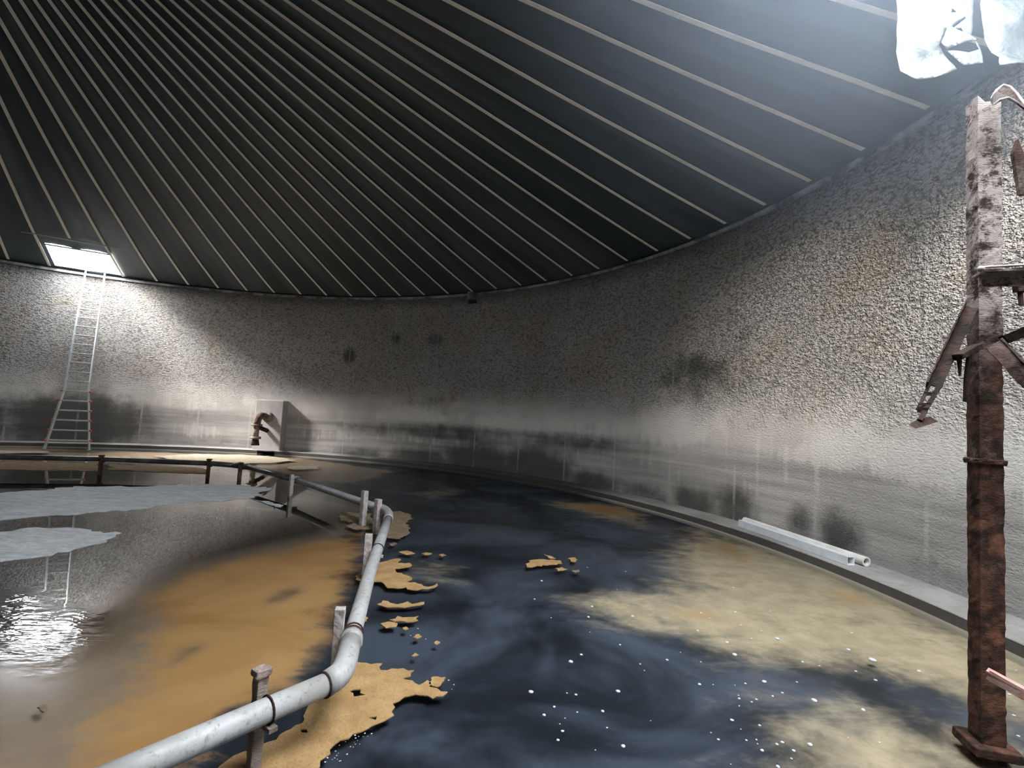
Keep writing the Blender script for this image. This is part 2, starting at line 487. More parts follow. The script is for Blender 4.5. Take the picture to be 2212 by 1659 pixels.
MGALV = simple_mat('white_tube', (0.72, 0.73, 0.75), (0.60, 0.60, 0.62), 3, 0.4, 0, 0.1)
MPVC = simple_mat('white_plastic', (0.70, 0.68, 0.64), (0.58, 0.56, 0.52), 4, 0.45)
MPIER = simple_mat('pier_concrete', (0.29, 0.27, 0.26), (0.36, 0.34, 0.33), 2, 0.7, 0, 0.4)
MELBOW = rust_material('limed_rust', 0.6, ((0.06, 0.03, 0.024), (0.16, 0.09, 0.07)), (0.30, 0.265, 0.21))
MTARP = tarp_material()
MSCUM = scum_material('tan_scum', (0.33, 0.195, 0.082), (0.43, 0.27, 0.122))
MSCUMD = scum_material('dull_scum', (0.17, 0.12, 0.075), (0.25, 0.18, 0.11))
def foam_material():
    n = N('fibrous_foam')
    g = n.scalev(n.geo, (1.0, 3.0, 1.0))
    a = n.noise(g, 2.0, 6, 0.7); b = n.noise(g, 9, 5, 0.75)
    col = n.mix(n.ramp(n.add(n.mul(a, .5), n.mul(b, .5)), 0.38, 0.62), (0.58, 0.57, 0.56), (0.92, 0.92, 0.93))
    n.bsdf(col, 0.45, 0, n.bump(n.add(a, b), 1.0, 0.05), 0.5)
    return n.m
MFOAM = foam_material()
MFLECK = simple_mat('white_foam', (0.42, 0.44, 0.46), (0.52, 0.53, 0.55), 20, 0.5)
MBATTEN = simple_mat('batten', (0.36, 0.33, 0.27), (0.28, 0.26, 0.22), 6, 0.7)
MPIT = simple_mat('black_mud', (0.012, 0.011, 0.010), (0.02, 0.018, 0.016), 6, 0.6)

# ------------------------------------------------------------------ the setting: wall, curb, floor, water, roof
def blobs(U, V, lst):
    out = np.zeros_like(U)
    for (u, v, ru, rv, s) in lst:
        d = np.sqrt(((U - u) / ru) ** 2 + ((V - v) / rv) ** 2)
        out = np.maximum(out, s * np.clip(1.4 - 0.9 * d, 0, 1))
    return out

def build_wall():
    us = np.concatenate([np.arange(-8, 36, 0.12), np.linspace(36, 2 * PI * R - 8, 90)[:-1]])
    vs = np.concatenate([[-0.3], np.arange(0, 5.4, 0.12), [5.45, HW]])
    nu, nv = len(us), len(vs)
    U, V = np.meshgrid(us, vs, indexing='ij')
    A = U / R
    co = np.stack([R * np.cos(A), R * np.sin(A), V], -1).reshape(-1, 3)
    out_ring = len(co)
    co2 = np.stack([(R + 0.3) * np.cos(us / R), (R + 0.3) * np.sin(us / R), np.full_like(us, HW)], -1)
    co3 = co2.copy(); co3[:, 2] = -0.3
    co = np.concatenate([co, co2, co3])
    faces = []; fuv = []
    for i in range(nu):
        j = (i + 1) % nu
        u0 = us[i]; u1 = us[j] if j else us[0] + 2 * PI * R
        for q in range(nv - 1):
            faces.append((i * nv + q, i * nv + q + 1, j * nv + q + 1, j * nv + q))
            fuv += [(u0, vs[q]), (u0, vs[q + 1]), (u1, vs[q + 1]), (u1, vs[q])]
        faces.append((i * nv + nv - 1, out_ring + i, out_ring + j, j * nv + nv - 1))
        fuv += [(u0, HW), (u0, HW + .3), (u1, HW + .3), (u1, HW)]
        faces.append((out_ring + i, out_ring + nu + i, out_ring + nu + j, out_ring + j))
        fuv += [(u0, HW), (u0, 0), (u1, 0), (u1, HW)]
    me = bpy.data.meshes.new('wall_round')
    me.from_pydata(co.tolist(), [], faces)
    uvl = me.uv_layers.new(name='arc')
    uvl.data.foreach_set('uv', np.array(fuv, dtype=np.float32).ravel())
    D = blobs(U, V, [(17.52, 3.48, .26, .36, .85), (15.83, 4.07, .24, .22, .8), (14.32, 4.06, .42, .24, .65), (19.3, 2.9, .5, .5, .35),
                     (5.4, 2.75, 1.1, .55, .75), (4.6, 3.3, 1.3, .7, .45),
                     (12.4, .25, 1.5, .65, 1.1), (10.2, .28, 1.4, .7, 1.1), (8.4, .2, 1.2, .35, .9), (14.6, .2, 1.4, .4, .9), (17, .2, 1.3, .25, .7),
                     (4.3, .3, .5, .42, .95), (5.3, .25, .7, .32, .95), (6.6, .2, .9, .25, .8),
                     (2.25, .38, .42, .36, .85), (2.95, .4, .3, .32, .75), (.9, .3, .55, .22, .5), (-.6, .35, .7, .3, .5),
                     (25.7, .75, 1.9, .95, 1.15), (28.5, .9, 1.6, .9, 1.0), (27.2, 1.5, 2.4, .5, .45), (24.7, 1.3, .9, .4, .45), (22.6, 1.25, 1.2, .25, .4), (22.5, .25, 1.5, .16, .5),
                     (20.8, .3, 1.2, .22, .5), (9, 1.15, 2.5, .25, .7), (13.5, 1.1, 2.8, .28, .8), (16.5, 1.05, 1.5, .25, .6), (14, 2.0, 2.5, .35, .4), (13, 1.75, 4, .15, .35)])
    Pp = blobs(U, V, [(6.0, 1.72, .95, .38, 1.2), (5.9, 1.42, .6, .1, 1.0), (8.2, 1.42, 1.6, .07, .75), (11.5, 1.45, 2.2, .07, .55),
                      (1.0, 1.45, 1.1, .28, 1.0), (2.6, 1.40, 1.0, .18, .85), (-0.5, 1.5, 1.0, .35, 1.0),
                      (20.9, 1.75, .25, .25, .9), (23, 1.75, .9, .18, .6), (22.6, .62, 1.1, .3, .55), (19.0, 1.65, .3, .25, .7),
                      (18.0, .75, 1.2, .25, .5), (14.5, .8, 2.2, .16, .5), (10.5, .85, 2, .2, .4), (7, .9, 1.5, .4, .3), (3.6, .9, 1.5, .5, .3)])
    pad = np.zeros(2 * nu)
    for nm, arr in (('dark', D), ('pale', Pp)):
        at = me.attributes.new(nm, 'FLOAT', 'POINT')
        at.data.foreach_set('value', np.concatenate([arr.reshape(-1), pad]).astype(np.float32))
    for p in me.polygons: p.use_smooth = True
    me.materials.append(MWALL)
    o = bpy.data.objects.new('wall_round', me); COL.objects.link(o)
    tag(o, 'curved sprayed-concrete tank wall with tide marks and dark mould', 'wall', kind='structure')
build_wall()

def ring_section(name, mat, prof, a0, a1, step, label, cat):
    """sweep a closed radial profile [(r, z)...] around the tank"""
    bm = bmesh.new()
    n = max(2, int((a1 - a0) / step))
    full = abs((a1 - a0) - 2 * PI) < 1e-4
    rings = []
    for i in range(n + (0 if full else 1)):
        a = a0 + (a1 - a0) * i / n
        rings.append([bm.verts.new((r * math.cos(a), r * math.sin(a), z)) for r, z in prof])
    m = len(rings)
    for i in range(m if full else m - 1):
        A, B = rings[i], rings[(i + 1) % m]
        for j in range(len(prof)):
            bm.faces.new((A[j], A[(j + 1) % len(prof)], B[(j + 1) % len(prof)], B[j]))
    if not full:
        bm.faces.new(rings[0]); bm.faces.new(rings[-1])
    o = mesh_obj(name, bm, mat)
    tag(o, label, cat, kind='structure')
    return o
PIT = (19.62 / R, 20.22 / R)
cb = [(R + 0.02, -0.1), (CURB_R, -0.1), (CURB_R, CURB_H - .012), (CURB_R + .012, CURB_H), (R + 0.02, CURB_H)]
ring_section('baseboard_round', MCURB, cb, PIT[1], PIT[0] + 2 * PI, 0.02, 'low concrete kerb running round the foot of the wall', 'kerb')
ring_section('trim_1', MPIT, [(R + 0.01, -0.1), (R - 0.12, -0.1), (R - 0.12, 0.06), (R + 0.01, 0.06)], PIT[0], PIT[1], 0.02, 'black muddy notch in the kerb below the elbow pipe', 'drain notch')
ring_section('trim_2', MCURB, [(R + .01, CURB_H - .035), (CURB_R + .02, CURB_H - .035), (CURB_R + .02, CURB_H), (R + .01, CURB_H)], PIT[0], PIT[1], 0.02, 'thin slab lip over the kerb notch', 'kerb')
ring_section('trim_3', MRAIL, [(R - .055, HW - .10), (R - .055, HW - .03), (R + .02, HW - .03), (R + .02, HW - .10)], 0, 2 * PI, 0.02, 'patchy steel clamp rail along the top of the wall', 'rail')

def polar_floor(name, mat, z, attrs, label, cat, kind, rmax=CURB_R + 0.03, step=0.10):
    xs = np.arange(-12.6, 12.7, step)
    X, Y = np.meshgrid(xs, xs, indexing='ij')
    rr = np.hypot(X, Y)
    keep = rr < rmax + step * 1.5
    sc = np.where(rr > rmax, rmax / np.maximum(rr, 1e-6), 1.0)
    X2, Y2 = X * sc, Y * sc
    idx = -np.ones(X.shape, int); idx[keep] = np.arange(keep.sum())
    co = np.stack([X2[keep], Y2[keep], np.full(keep.sum(), z)], -1)
    a, b, c, d = idx[:-1, :-1], idx[1:, :-1], idx[1:, 1:], idx[:-1, 1:]
    ok = (a >= 0) & (b >= 0) & (c >= 0) & (d >= 0)
    faces = np.stack([a[ok], b[ok], c[ok], d[ok]], -1)
    me = bpy.data.meshes.new(name)
    me.from_pydata(co.tolist(), [], faces.tolist())
    for nm, fn in attrs.items():
        at = me.attributes.new(nm, 'FLOAT', 'POINT')
        at.data.foreach_set('value', fn(co[:, 0], co[:, 1]).astype(np.float32))
    me.materials.append(mat)
    o = bpy.data.objects.new(name, me); COL.objects.link(o)
    tag(o, label, cat, kind=kind)
    return o
def soft_polys(polys, soft):
    """smooth membership of the (x, y) polygons, as a distance field"""
    def fn(x, y):
        out = np.zeros_like(x)
        for poly, s in polys:
            P = np.array([p[:2] for p in poly])
            ins = np.zeros(x.shape, bool); dist = np.full(x.shape, 1e9)
            for i in range(len(P)):
                x0, y0 = P[i]; x1, y1 = P[i - 1]
                c = ((y0 > y) != (y1 > y)) & (x < (x1 - x0) * (y - y0) / (y1 - y0 + 1e-12) + x0)
                ins ^= c
                dx, dy = x1 - x0, y1 - y0
                t = np.clip(((x - x0) * dx + (y - y0) * dy) / (dx * dx + dy * dy + 1e-12), 0, 1)
                dist = np.minimum(dist, np.hypot(x - x0 - t * dx, y - y0 - t * dy))
            sd = np.where(ins, dist, -dist)
            out = np.maximum(out, s * np.clip(0.5 + sd / (2 * soft), 0, 1))
        return out
    return fn
TAN = [
    ([(11.067, 4.175), (12.105, 3.010), (12.126, 1.972), (12.154, 0.573), (12.187, -0.594), (11.462, -1.461), (11.071, -1.100), (10.692, -0.769), (10.041, -0.705), (9.610, -0.569), (9.284, -0.223), (8.586, 0.142), (8.528, 0.373), (9.387, 0.717), (9.972, 1.286), (10.003, 2.065)], 0.95),
    ([(9.623, -1.406), (10.261, -1.185), (10.697, -1.348), (10.955, -1.673), (10.304, -2.278), (9.638, -2.325), (9.544, -1.937), (9.442, -1.689)], 0.8),
    ([(9.016, -1.513), (9.281, -1.340), (9.171, -1.829), (8.954, -2.110), (8.891, -1.924)], 0.45),
    ([(6.803, 1.110), (7.143, 1.270), (7.447, 1.150), (7.452, 0.818), (7.130, 0.682)], 0.6),
    ([(8.789, 5.757), (9.854, 6.420), (10.466, 5.268), (10.255, 4.141), (9.474, 4.734)], 0.9),
    ([(5.694, 6.493), (6.797, 7.746), (7.057, 6.023), (6.107, 5.375)], 0.5),
    ([(-7.355, 7.292), (-4.931, 9.381), (-1.619, 10.218), (0.852, 12.090), (2.582, 9.925), (2.254, 8.820), (0.142, 8.436), (-2.166, 7.615), (-5.371, 5.768)], 0.8),
    ([(1.881, 9.101), (2.624, 9.811), (2.911, 8.715), (2.224, 8.336)], 0.8),
]
AMB = [
    ([(4.799, -0.124), (4.772, 0.787), (5.309, 1.697), (5.897, 2.630), (6.129, 1.448), (6.400, -0.033), (6.594, -0.917), (6.534, -1.424), (6.440, -1.849), (6.331, -2.289), (6.038, -2.488), (5.914, -2.208), (5.799, -1.744), (5.553, -1.119)], 1.0),
    ([(5.438, -2.387), (5.717, -2.064), (5.810, -1.909), (6.050, -2.034), (6.107, -2.483), (5.537, -2.611)], 0.6),
    ([(10.859, 3.600), (11.546, 3.303), (11.644, 2.411), (11.044, 1.961), (10.610, 2.546)], 0.6),
    ([(11.664, 1.342), (11.784, 0.838), (11.517, 0.599), (11.445, 0.922)], 0.75),
    ([(9.501, 0.468), (9.964, 0.479), (10.059, 0.089), (9.723, -0.113), (9.429, 0.103)], 0.6),
    ([(11.281, -0.137), (11.450, -0.534), (11.556, -0.931), (11.329, -0.894), (11.126, -0.573)], 0.45),
    ([(8.914, 6.089), (10.262, 5.977), (10.394, 4.660), (9.700, 5.031)], 1.0),
    ([(-5.223, 5.654), (-3.381, 6.609), (-1.695, 7.314), (0.802, 7.345), (3.111, 6.353), (2.034, 5.310), (-1.249, 4.526), (-2.821, 3.809)], 0.55),
]
BROWN = [([(-9.245, 7.864), (-7.036, 10.182), (0.786, 12.242), (4.738, 9.848), (4.296, 7.050), (3.044, 6.978), (-0.145, 8.911), (-6.923, 6.199)], 1.0), ([(-5.719, 5.336), (0.142, 8.436), (3.279, 6.429), (5.313, 4.096), (5.750, 2.901), (5.976, 1.414), (6.408, -0.867), (6.392, -2.003), (6.281, -2.470), (4.952, -2.568)], 1.0)]  # brown and amber stop short of the pipe; bare navy paints its shadow
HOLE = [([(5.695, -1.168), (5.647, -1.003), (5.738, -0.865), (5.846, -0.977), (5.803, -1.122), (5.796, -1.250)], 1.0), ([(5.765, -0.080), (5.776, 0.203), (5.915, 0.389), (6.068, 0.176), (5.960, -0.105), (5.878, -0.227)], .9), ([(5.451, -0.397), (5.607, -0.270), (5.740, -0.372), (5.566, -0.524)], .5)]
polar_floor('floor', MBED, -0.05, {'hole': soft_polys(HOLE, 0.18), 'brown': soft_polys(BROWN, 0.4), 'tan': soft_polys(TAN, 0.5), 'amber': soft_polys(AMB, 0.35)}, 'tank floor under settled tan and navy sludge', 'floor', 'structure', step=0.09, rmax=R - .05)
RIP = [
    ([(3.412, -0.710), (3.878, -0.335), (4.121, -0.349), (4.476, -0.730), (4.718, -0.604), (5.188, -1.165), (5.240, -1.461), (4.253, -1.406)], 0.9),
]
wt = polar_floor('shallow_water', MWATER, 0.0, {'ripple': soft_polys(RIP, 0.3), 'clear': soft_polys([([(-6.923, 6.199), (-0.101, 8.939), (3.223, 6.561), (5.588, 3.967), (5.453, 2.231), (4.772, 0.787), (4.761, -0.072), (5.082, -0.728), (5.196, -1.062), (4.645, -1.234), (2.910, -1.453)], 1.0)], 0.3)}, 'still shallow dark water covering the tank floor inside the kerb', 'water', 'stuff', step=0.11)

bm = bmesh.new()  # added haze volume that imitates lens glare near the roof cut
bmesh.ops.create_uvsphere(bm, u_segments=32, v_segments=16, radius=1.0)
HC, HR = (11.2, -1.6, 5.6), (4.6, 4.2, 3.0)
bmesh.ops.transform(bm, matrix=Matrix.Translation(HC) @ Matrix.Diagonal((*HR, 1)), verts=bm.verts)
for v in list(bm.verts):                      # keep the glare haze inside the tank
    rr = math.hypot(v.co.x, v.co.y)
    if rr > R - .02: v.co.x *= (R - .02) / rr; v.co.y *= (R - .02) / rr; rr = R - .02
    v.co.z = min(v.co.z, roof_z(rr / R) - .06)
nv = N('glare_volume')
hp = nv.node('ShaderNodeVectorMath', operation='SUBTRACT'); nv.lk(nv.geo, hp.inputs[0]); hp.inputs[1].default_value = HC
hq = nv.node('ShaderNodeVectorMath', operation='DIVIDE'); nv.lk(hp.outputs[0], hq.inputs[0]); hq.inputs[1].default_value = HR
hl = nv.node('ShaderNodeVectorMath', operation='LENGTH'); nv.lk(hq.outputs[0], hl.inputs[0])
vs_ = nv.node('ShaderNodeVolumeScatter'); nv.put(vs_.inputs['Color'], (0.74, 0.84, 1.0)); vs_.inputs['Anisotropy'].default_value = 0.2
nv.lk(nv.ramp(hl.outputs['Value'], 0.1, 1.0, 0.050, 0.0), vs_.inputs['Density'])
nv.lk(vs_.outputs[0], nv.out.inputs['Volume'])
nv.m.cycles.volume_step_rate = 1.5 if hasattr(nv.m, 'cycles') and hasattr(nv.m.cycles, 'volume_step_rate') else 1
hz = mesh_obj('glare_haze', bm, nv.m, loc=HC); tag(hz, 'thin bluish haze volume added for glare under the roof at the upper right', 'haze', kind='stuff')

def build_roof():
    ang = set(); k = -12.0
    nk = int(round(2 * PI / DTH * 3))
    ks = sorted(set([round(i / 3.0, 4) for i in range(-36, -36 + nk)] + [HATCH[0], HATCH[1], CUT[0], CUT[1]]))
    ts = sorted(set([round(x, 4) for x in np.linspace(0.02, 1.0, 50)] + [HATCH[2], HATCH[3], CUT[2], CUT[3], 1.022]))
    bm = bmesh.new()
    uvl = bm.loops.layers.uv.new('arc')
    V = []
    for k in ks:
        b = abs(math.sin(PI * k))
        V.append([bm.verts.new(roof_pt(k, t, 0.02 + 0.05 * b * min(1, (1.02 - t) * 8) * t)) for t in ts])
    top = bm.verts.new((0, 0, roof_z(0.02) + .05))
    def mid_in(km, tm, q): return q[0] < km < q[1] and q[2] < tm < q[3]
    for i in range(len(ks)):
        j = (i + 1) % len(ks)
        k0 = ks[i]; k1 = ks[j] if j else ks[0] + 2 * PI / DTH
        for q in range(len(ts) - 1):
            km, tm = (k0 + k1) / 2, (ts[q] + ts[q + 1]) / 2
            if mid_in(km, tm, HATCH) or mid_in(km, tm, CUT): continue
            f = bm.faces.new((V[i][q], V[j][q], V[j][q + 1], V[i][q + 1]))
            for l, uv in zip(f.loops, ((k0, ts[q]), (k1, ts[q]), (k1, ts[q + 1]), (k0, ts[q + 1]))):
                l[uvl].uv = (uv[0] * 0.92, uv[1] * R)
            f.smooth = True
        bm.faces.new((V[i][0], top, V[j][0]))
    o = mesh_obj('ceiling', bm, MROOF, smooth=True)
    tag(o, 'dark grey domed membrane roof of the tank with two openings', 'roof', kind='structure')
build_roof()

# ------------------------------------------------------------------ roof straps
def strap(k, t0, t1, label):
    bm = bmesh.new()
    a = TH0 + k * DTH
    tv = Vector((-math.sin(a), math.cos(a), 0)) * 0.033
    rows = []
    n = 24
    for i in range(n + 1):
        t = t0 + (t1 - t0) * i / n
        p = roof_pt(k, t)
        sag = 0.012 * noise.noise(Vector((k * 3.1, t * 7, 0)))
        p = p + Vector((-math.sin(a), math.cos(a), 0)) * sag
        rows.append([bm.verts.new(p + s * tv + Vector((0, 0, dz))) for s, dz in ((-1, -.005), (1, -.005), (1, .0), (-1, .0))])
    for A, B in zip(rows, rows[1:]):
        for j in range(4): bm.faces.new((A[j], A[(j + 1) % 4], B[(j + 1) % 4], B[j]))
    bm.faces.new(rows[0]); bm.faces.new(rows[-1])
    p0 = roof_pt(k, t1)
    o = mesh_obj('roof_strap', bm, MSTRAP, loc=p0)
    tag(o, label, 'strap', 'pale straps under the roof membrane')
for k in range(-2, 45):
    t0, t1 = 0.03, 0.993
    if k == -2: lab = 'pale roof strap along the edge of the cut opening above the tarps'
    elif k == -1: lab = 'pale roof strap passing behind the hanging mint tarps'
    elif k < 26: lab = 'pale roof strap, %s to the right of the hatch' % ordinal(26 - k)
    elif k == 26: lab = 'pale roof strap running down the right edge of the hatch'
    elif k == 27: lab = 'pale roof strap cut short above the middle of the hatch'; t1 = 0.834
    elif k == 28: lab = 'pale roof strap running down the left edge of the hatch'
    else: lab = 'pale roof strap, %s to the left of the hatch' % ordinal(k - 28)
    strap(k, t0, t1, lab)

# hatch batten and its folded hem
bm = bmesh.new()
add_beam(bm, roof_pt(28.35, 0.842, -.012), roof_pt(25.6, 0.842, -.012), 0.035, 0.02)
t = mesh_obj('hatch_batten', bm, MBATTEN, loc=roof_pt(27, 0.842))
tag(t, 'thin tan batten across the roof straps just above the hatch', 'batten')
bm = bmesh.new()
add_beam(bm, roof_pt(27.85, 0.881, -.01), roof_pt(26.0, 0.881, -.01), 0.05, 0.03)
t = mesh_obj('hatch_hem', bm, simple_mat('hem', (0.16, 0.17, 0.18), (0.22, 0.23, 0.24), 8, .6), loc=roof_pt(27, 0.881))
tag(t, 'grey folded membrane hem along the top of the hatch opening', 'hem')

# bracket hanging from the clamp rail
a = 13.0 / R
er = Vector((math.cos(a), math.sin(a), 0)); et = Vector((-math.sin(a), math.cos(a), 0)); ez = Vector((0, 0, 1))
bt = thing('rail_bracket', 'dark steel bracket on the wall-top rail, above the middle of the wall', 'bracket', er * (R - .06) + ez * (HW - .30))
bm = bmesh.new(); add_box(bm, er * (R - .09) + ez * (HW - .12), et, er, ez, .22, .09, .26, .01); mesh_obj('bracket_plate', bm, MRAIL, bt)
bm = bmesh.new(); add_box(bm, er * (R - .06) + ez * (HW - .30) - et * .06, et, er, ez, .3, .06, .10, .01); mesh_obj('bracket_foot', bm, MCOLD, bt)

# ------------------------------------------------------------------ heating pipe round the tank and its posts
PZ = 0.29
pp = [(6.414, -2.765, 0.290), (7.010, -1.977, 0.290), (7.048, -1.810, 0.290), (6.984, -1.516, 0.290), (6.723, -0.161, 0.290), (6.541, 0.898, 0.290), (6.323, 2.193, 0.290), (6.216, 2.528, 0.290), (5.895, 2.793, 0.290), (3.926, 4.862, 0.290), (2.136, 6.377, 0.290), (1.324, 6.521, 0.290), (-0.760, 6.168, 0.290), (-2.382, 5.597, 0.290), (-3.955, 4.648, 0.290)]
pp = [Vector(p) for p in pp]
pl = thing('heating_pipe', 'long whitish lime-crusted pipe bending across the water on short posts', 'pipe', pp[4])
def pipe_part(name, pts, r, mat=MPIPE, seg=20, lab=None):
    bm = bmesh.new(); add_tube(bm, pts, r, seg)
    o = mesh_obj(name, bm, mat, pl, smooth=True)
    if lab: o['label'] = lab
    return o
def mix(a, b, t): return a + (b - a) * t
def bez(a, b, c, n=8): return [a * (1 - i / n) ** 2 + b * 2 * (i / n) * (1 - i / n) + c * (i / n) ** 2 for i in range(n + 1)]
def bend(a, b, c, n=8): return bez(a, b, c, n)
PR = 0.054
s0 = pp[1]
pipe_part('pipe_run', [pp[0], mix(pp[0], s0, .3), mix(pp[0], s0, .6), s0], PR)
kc = Vector((7.055, -1.853, 0.290))
el = [s0] + bend(mix(s0, kc, .55), kc, mix(kc, pp[3], .45), 6) + [pp[3]]
pipe_part('elbow', el, PR + 0.008)
pipe_part('pipe_run', [pp[3], mix(pp[3], pp[4], .5), pp[4], pp[5], mix(pp[5], pp[6], .8)], PR)
pipe_part('elbow', bend(mix(pp[5], pp[6], .8), pp[6] + (pp[6] - pp[5]) * .2, mix(pp[7], pp[8], .5), 8), PR + 0.004)
pipe_part('pipe_run', [mix(pp[7], pp[8], .5), pp[8], mix(pp[8], pp[9], .5), pp[9]], PR)
pipe_part('pipe_run', [pp[9], mix(pp[9], pp[10], .5), pp[10]], PR, MSHADEPIPE)
pipe_part('elbow', bend(mix(pp[9], pp[10], .93), pp[10], mix(pp[10], pp[11], .3)), PR + .006, MSHADEPIPE)
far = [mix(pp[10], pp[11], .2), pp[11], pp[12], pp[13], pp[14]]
pipe_part('pipe_run', far, PR, MSHADEPIPE, lab='far pipe run with its shade put into a dark colour')
def collar(p, d, r, w, name='coupling', mat=MPIPE):
    d = d.normalized()
    return pipe_part(name, [p - d * w, p + d * w], r, mat)
collar(mix(pp[3], pp[4], .02), pp[4] - pp[3], PR + .014, .03)
collar(mix(pp[1], pp[0], .01), pp[1] - pp[0], PR + .009, .004, 'joint_ring', MWIRE)
collar(mix(pp[3], pp[4], .07), pp[4] - pp[3], PR + .010, .004, 'joint_ring', MWIRE)
collar(pp[9], pp[9] - pp[8], PR + .012, .05)
collar(mix(pp[5], pp[6], .8), pp[6] - pp[5], PR + .01, .02)

def post(p, d, side, ztop, w, mat, wire, label, cap=False):
    """flat bar driven into the floor beside the pipe at p, pipe running along d"""
    d = d.normalized(); s = Vector((-d.y, d.x, 0)) * side
    c = p + s * (PR + w * .5 + .004)
    t = thing('pipe_post', label, 'post', Vector((c.x, c.y, -0.05)), 'short posts carrying the pipe')
    bm = bmesh.new()
    add_box(bm, Vector((c.x, c.y, (ztop - .05) / 2)), d, s, Vector((0, 0, 1)), w * 1.05, w, ztop + .05, .004)
    split_long(bm, .05); roughen(bm, .004, 40)
    mesh_obj('post_bar', bm, mat, t)
    if cap:
        bm = bmesh.new(); add_box(bm, Vector((c.x, c.y, ztop)), d, s, Vector((0, 0, 1)), w * 1.5, w * 1.4, .035, .008)
        roughen(bm, .006, 40, 2); mesh_obj('post_cap', bm, mat, t)
    if wire:
        bm = bmesh.new()
        pts = []
        for i in range(17):
            a = 2 * PI * i / 16
            pts.append(p + (s * math.cos(a) + Vector((0, 0, 1)) * math.sin(a)) * (PR + .006))
        add_tube(bm, pts, .0045, 6); mesh_obj('wire_tie', bm, MWIRE, t, smooth=True)
    bm = bmesh.new(); add_beam(bm, p - Vector((0, 0, PR + .012)) - s * .06, Vector((c.x, c.y, p.z - PR - .012)), .04, .02); mesh_obj('pipe_rest', bm, mat, t)
    return t
def near(p, q, t): return mix(pp[p], pp[q], t)
post(near(0, 1, .70), pp[1] - pp[0], 1, .43, .05, MPOSTN, True, 'rusty flat-bar post with a crusted top, nearest on the pipe', True)
post(near(3, 4, .10), pp[4] - pp[3], 1, .44, .06, MPOSTW, True, 'stubby limed post beside the pipe just past its near elbow')
post(near(4, 5, .62), pp[5] - pp[4], 1, .44, .07, MPOSTW, True, 'pale stub post halfway along the white pipe run')
post(near(7, 8, .25), pp[7] - pp[8], -1, .43, .075, MPOSTW, False, 'white post at the far corner bend of the pipe')
post(near(7, 8, 1.05), pp[7] - pp[8], -1, .50, .075, MPOSTW, False, 'taller white post just left of the pipe corner')
post(near(9, 10, .0), pp[9] - pp[10], -1, .39, .065, MPOSTW, False, 'thin grey post under the slanting far pipe run')
post(near(10, 11, .02), pp[10] - pp[11], -1, .36, .06, MPOST, False, 'dark post at the far pipe bend, left of the slanting run', True)
post(near(11, 12, .0), pp[11] - pp[12], -1, .38, .06, MPOST, False, 'dark capped post under the straight far pipe, right of middle', True)
post(near(12, 13, .0), pp[12] - pp[13], -1, .37, .06, MPOST, False, 'dark post under the far pipe just right of the ladder foot', True)

# ------------------------------------------------------------------ telescopic ladder below the hatch
def build_ladder():
    fl, fr = Vector((-5.257, 9.888, 0.000)), Vector((-4.306, 9.821, 0.000))
    a1, a2 = 25.93 / R, 25.47 / R
    rt = R - 0.10
    tl = Vector((rt * math.cos(a1), rt * math.sin(a1), HW)); tr = Vector((rt * math.cos(a2), rt * math.sin(a2), HW))
    # rail spacing of the telescoping top and kink height
    mid_f = (fl + fr) / 2; mid_t = (tl + tr) / 2
    side = (tr - tl).normalized()
    def axis(z): return mid_f + (mid_t - mid_f) * (z / HW)
    zk = 1.72
    def half(z): return 0.50 - (0.50 - .285) * min(1, z / zk) if z < zk else .285 - .045 * (z - zk) / (HW - zk)
    # the axis drifts: the flared foot sits a little further left
    off0 = 0.0
    def railp(z, s): return axis(z) + side * (s * half(z))
    t = thing('telescopic_ladder', 'aluminium telescopic ladder leaning up to the bright hatch', 'ladder', mid_f)
    ztop = 5.74
    for s in (-1, 1):
        bm = bmesh.new()
        zs = [zk + i * .283 for i in range(15) if zk + i * .283 < ztop] + [ztop]
        for i in range(len(zs) - 1):
            r = .034 - .0008 * i
            add_tube(bm, [railp(zs[i], s), railp(zs[i + 1], s)], r, 10)
        mesh_obj('rail', bm, MALU, t, smooth=False)
        bm = bmesh.new()
        add_beam(bm, railp(0.02, s), railp(zk, s), .045, .07, bevel=.006)
        mesh_obj('stabiliser_leg', bm, MALU, t)
        bm = bmesh.new(); add_box(bm, railp(0.0, s) + Vector((0, 0, .01)), side, side.cross(Vector((0, 0, 1))), Vector((0, 0, 1)), .09, .08, .06, .01)
        mesh_obj('foot', bm, MRUBBER, t)
    for i in range(19):
        z = .285 + .285 * i
        if z > ztop - .05: break
        bm = bmesh.new()
        hw = half(z) + (.055 if z < zk + .05 else 0)
        add_beam(bm, axis(z) - side * hw, axis(z) + side * hw, .05, .042, bevel=.006)
        r = mesh_obj('rung', bm, MALU, t)
        if z < zk + .05:
            for s in (-1, 1):
                bm = bmesh.new()
                add_box(bm, axis(z) + side * (s * (hw - .02)), side, side.cross(Vector((0, 0, 1))), Vector((0, 0, 1)), .07, .075, .06, .012)
                mesh_obj('end_cap', bm, MRED, r)['label'] = 'red plastic rung end cap'
build_ladder()

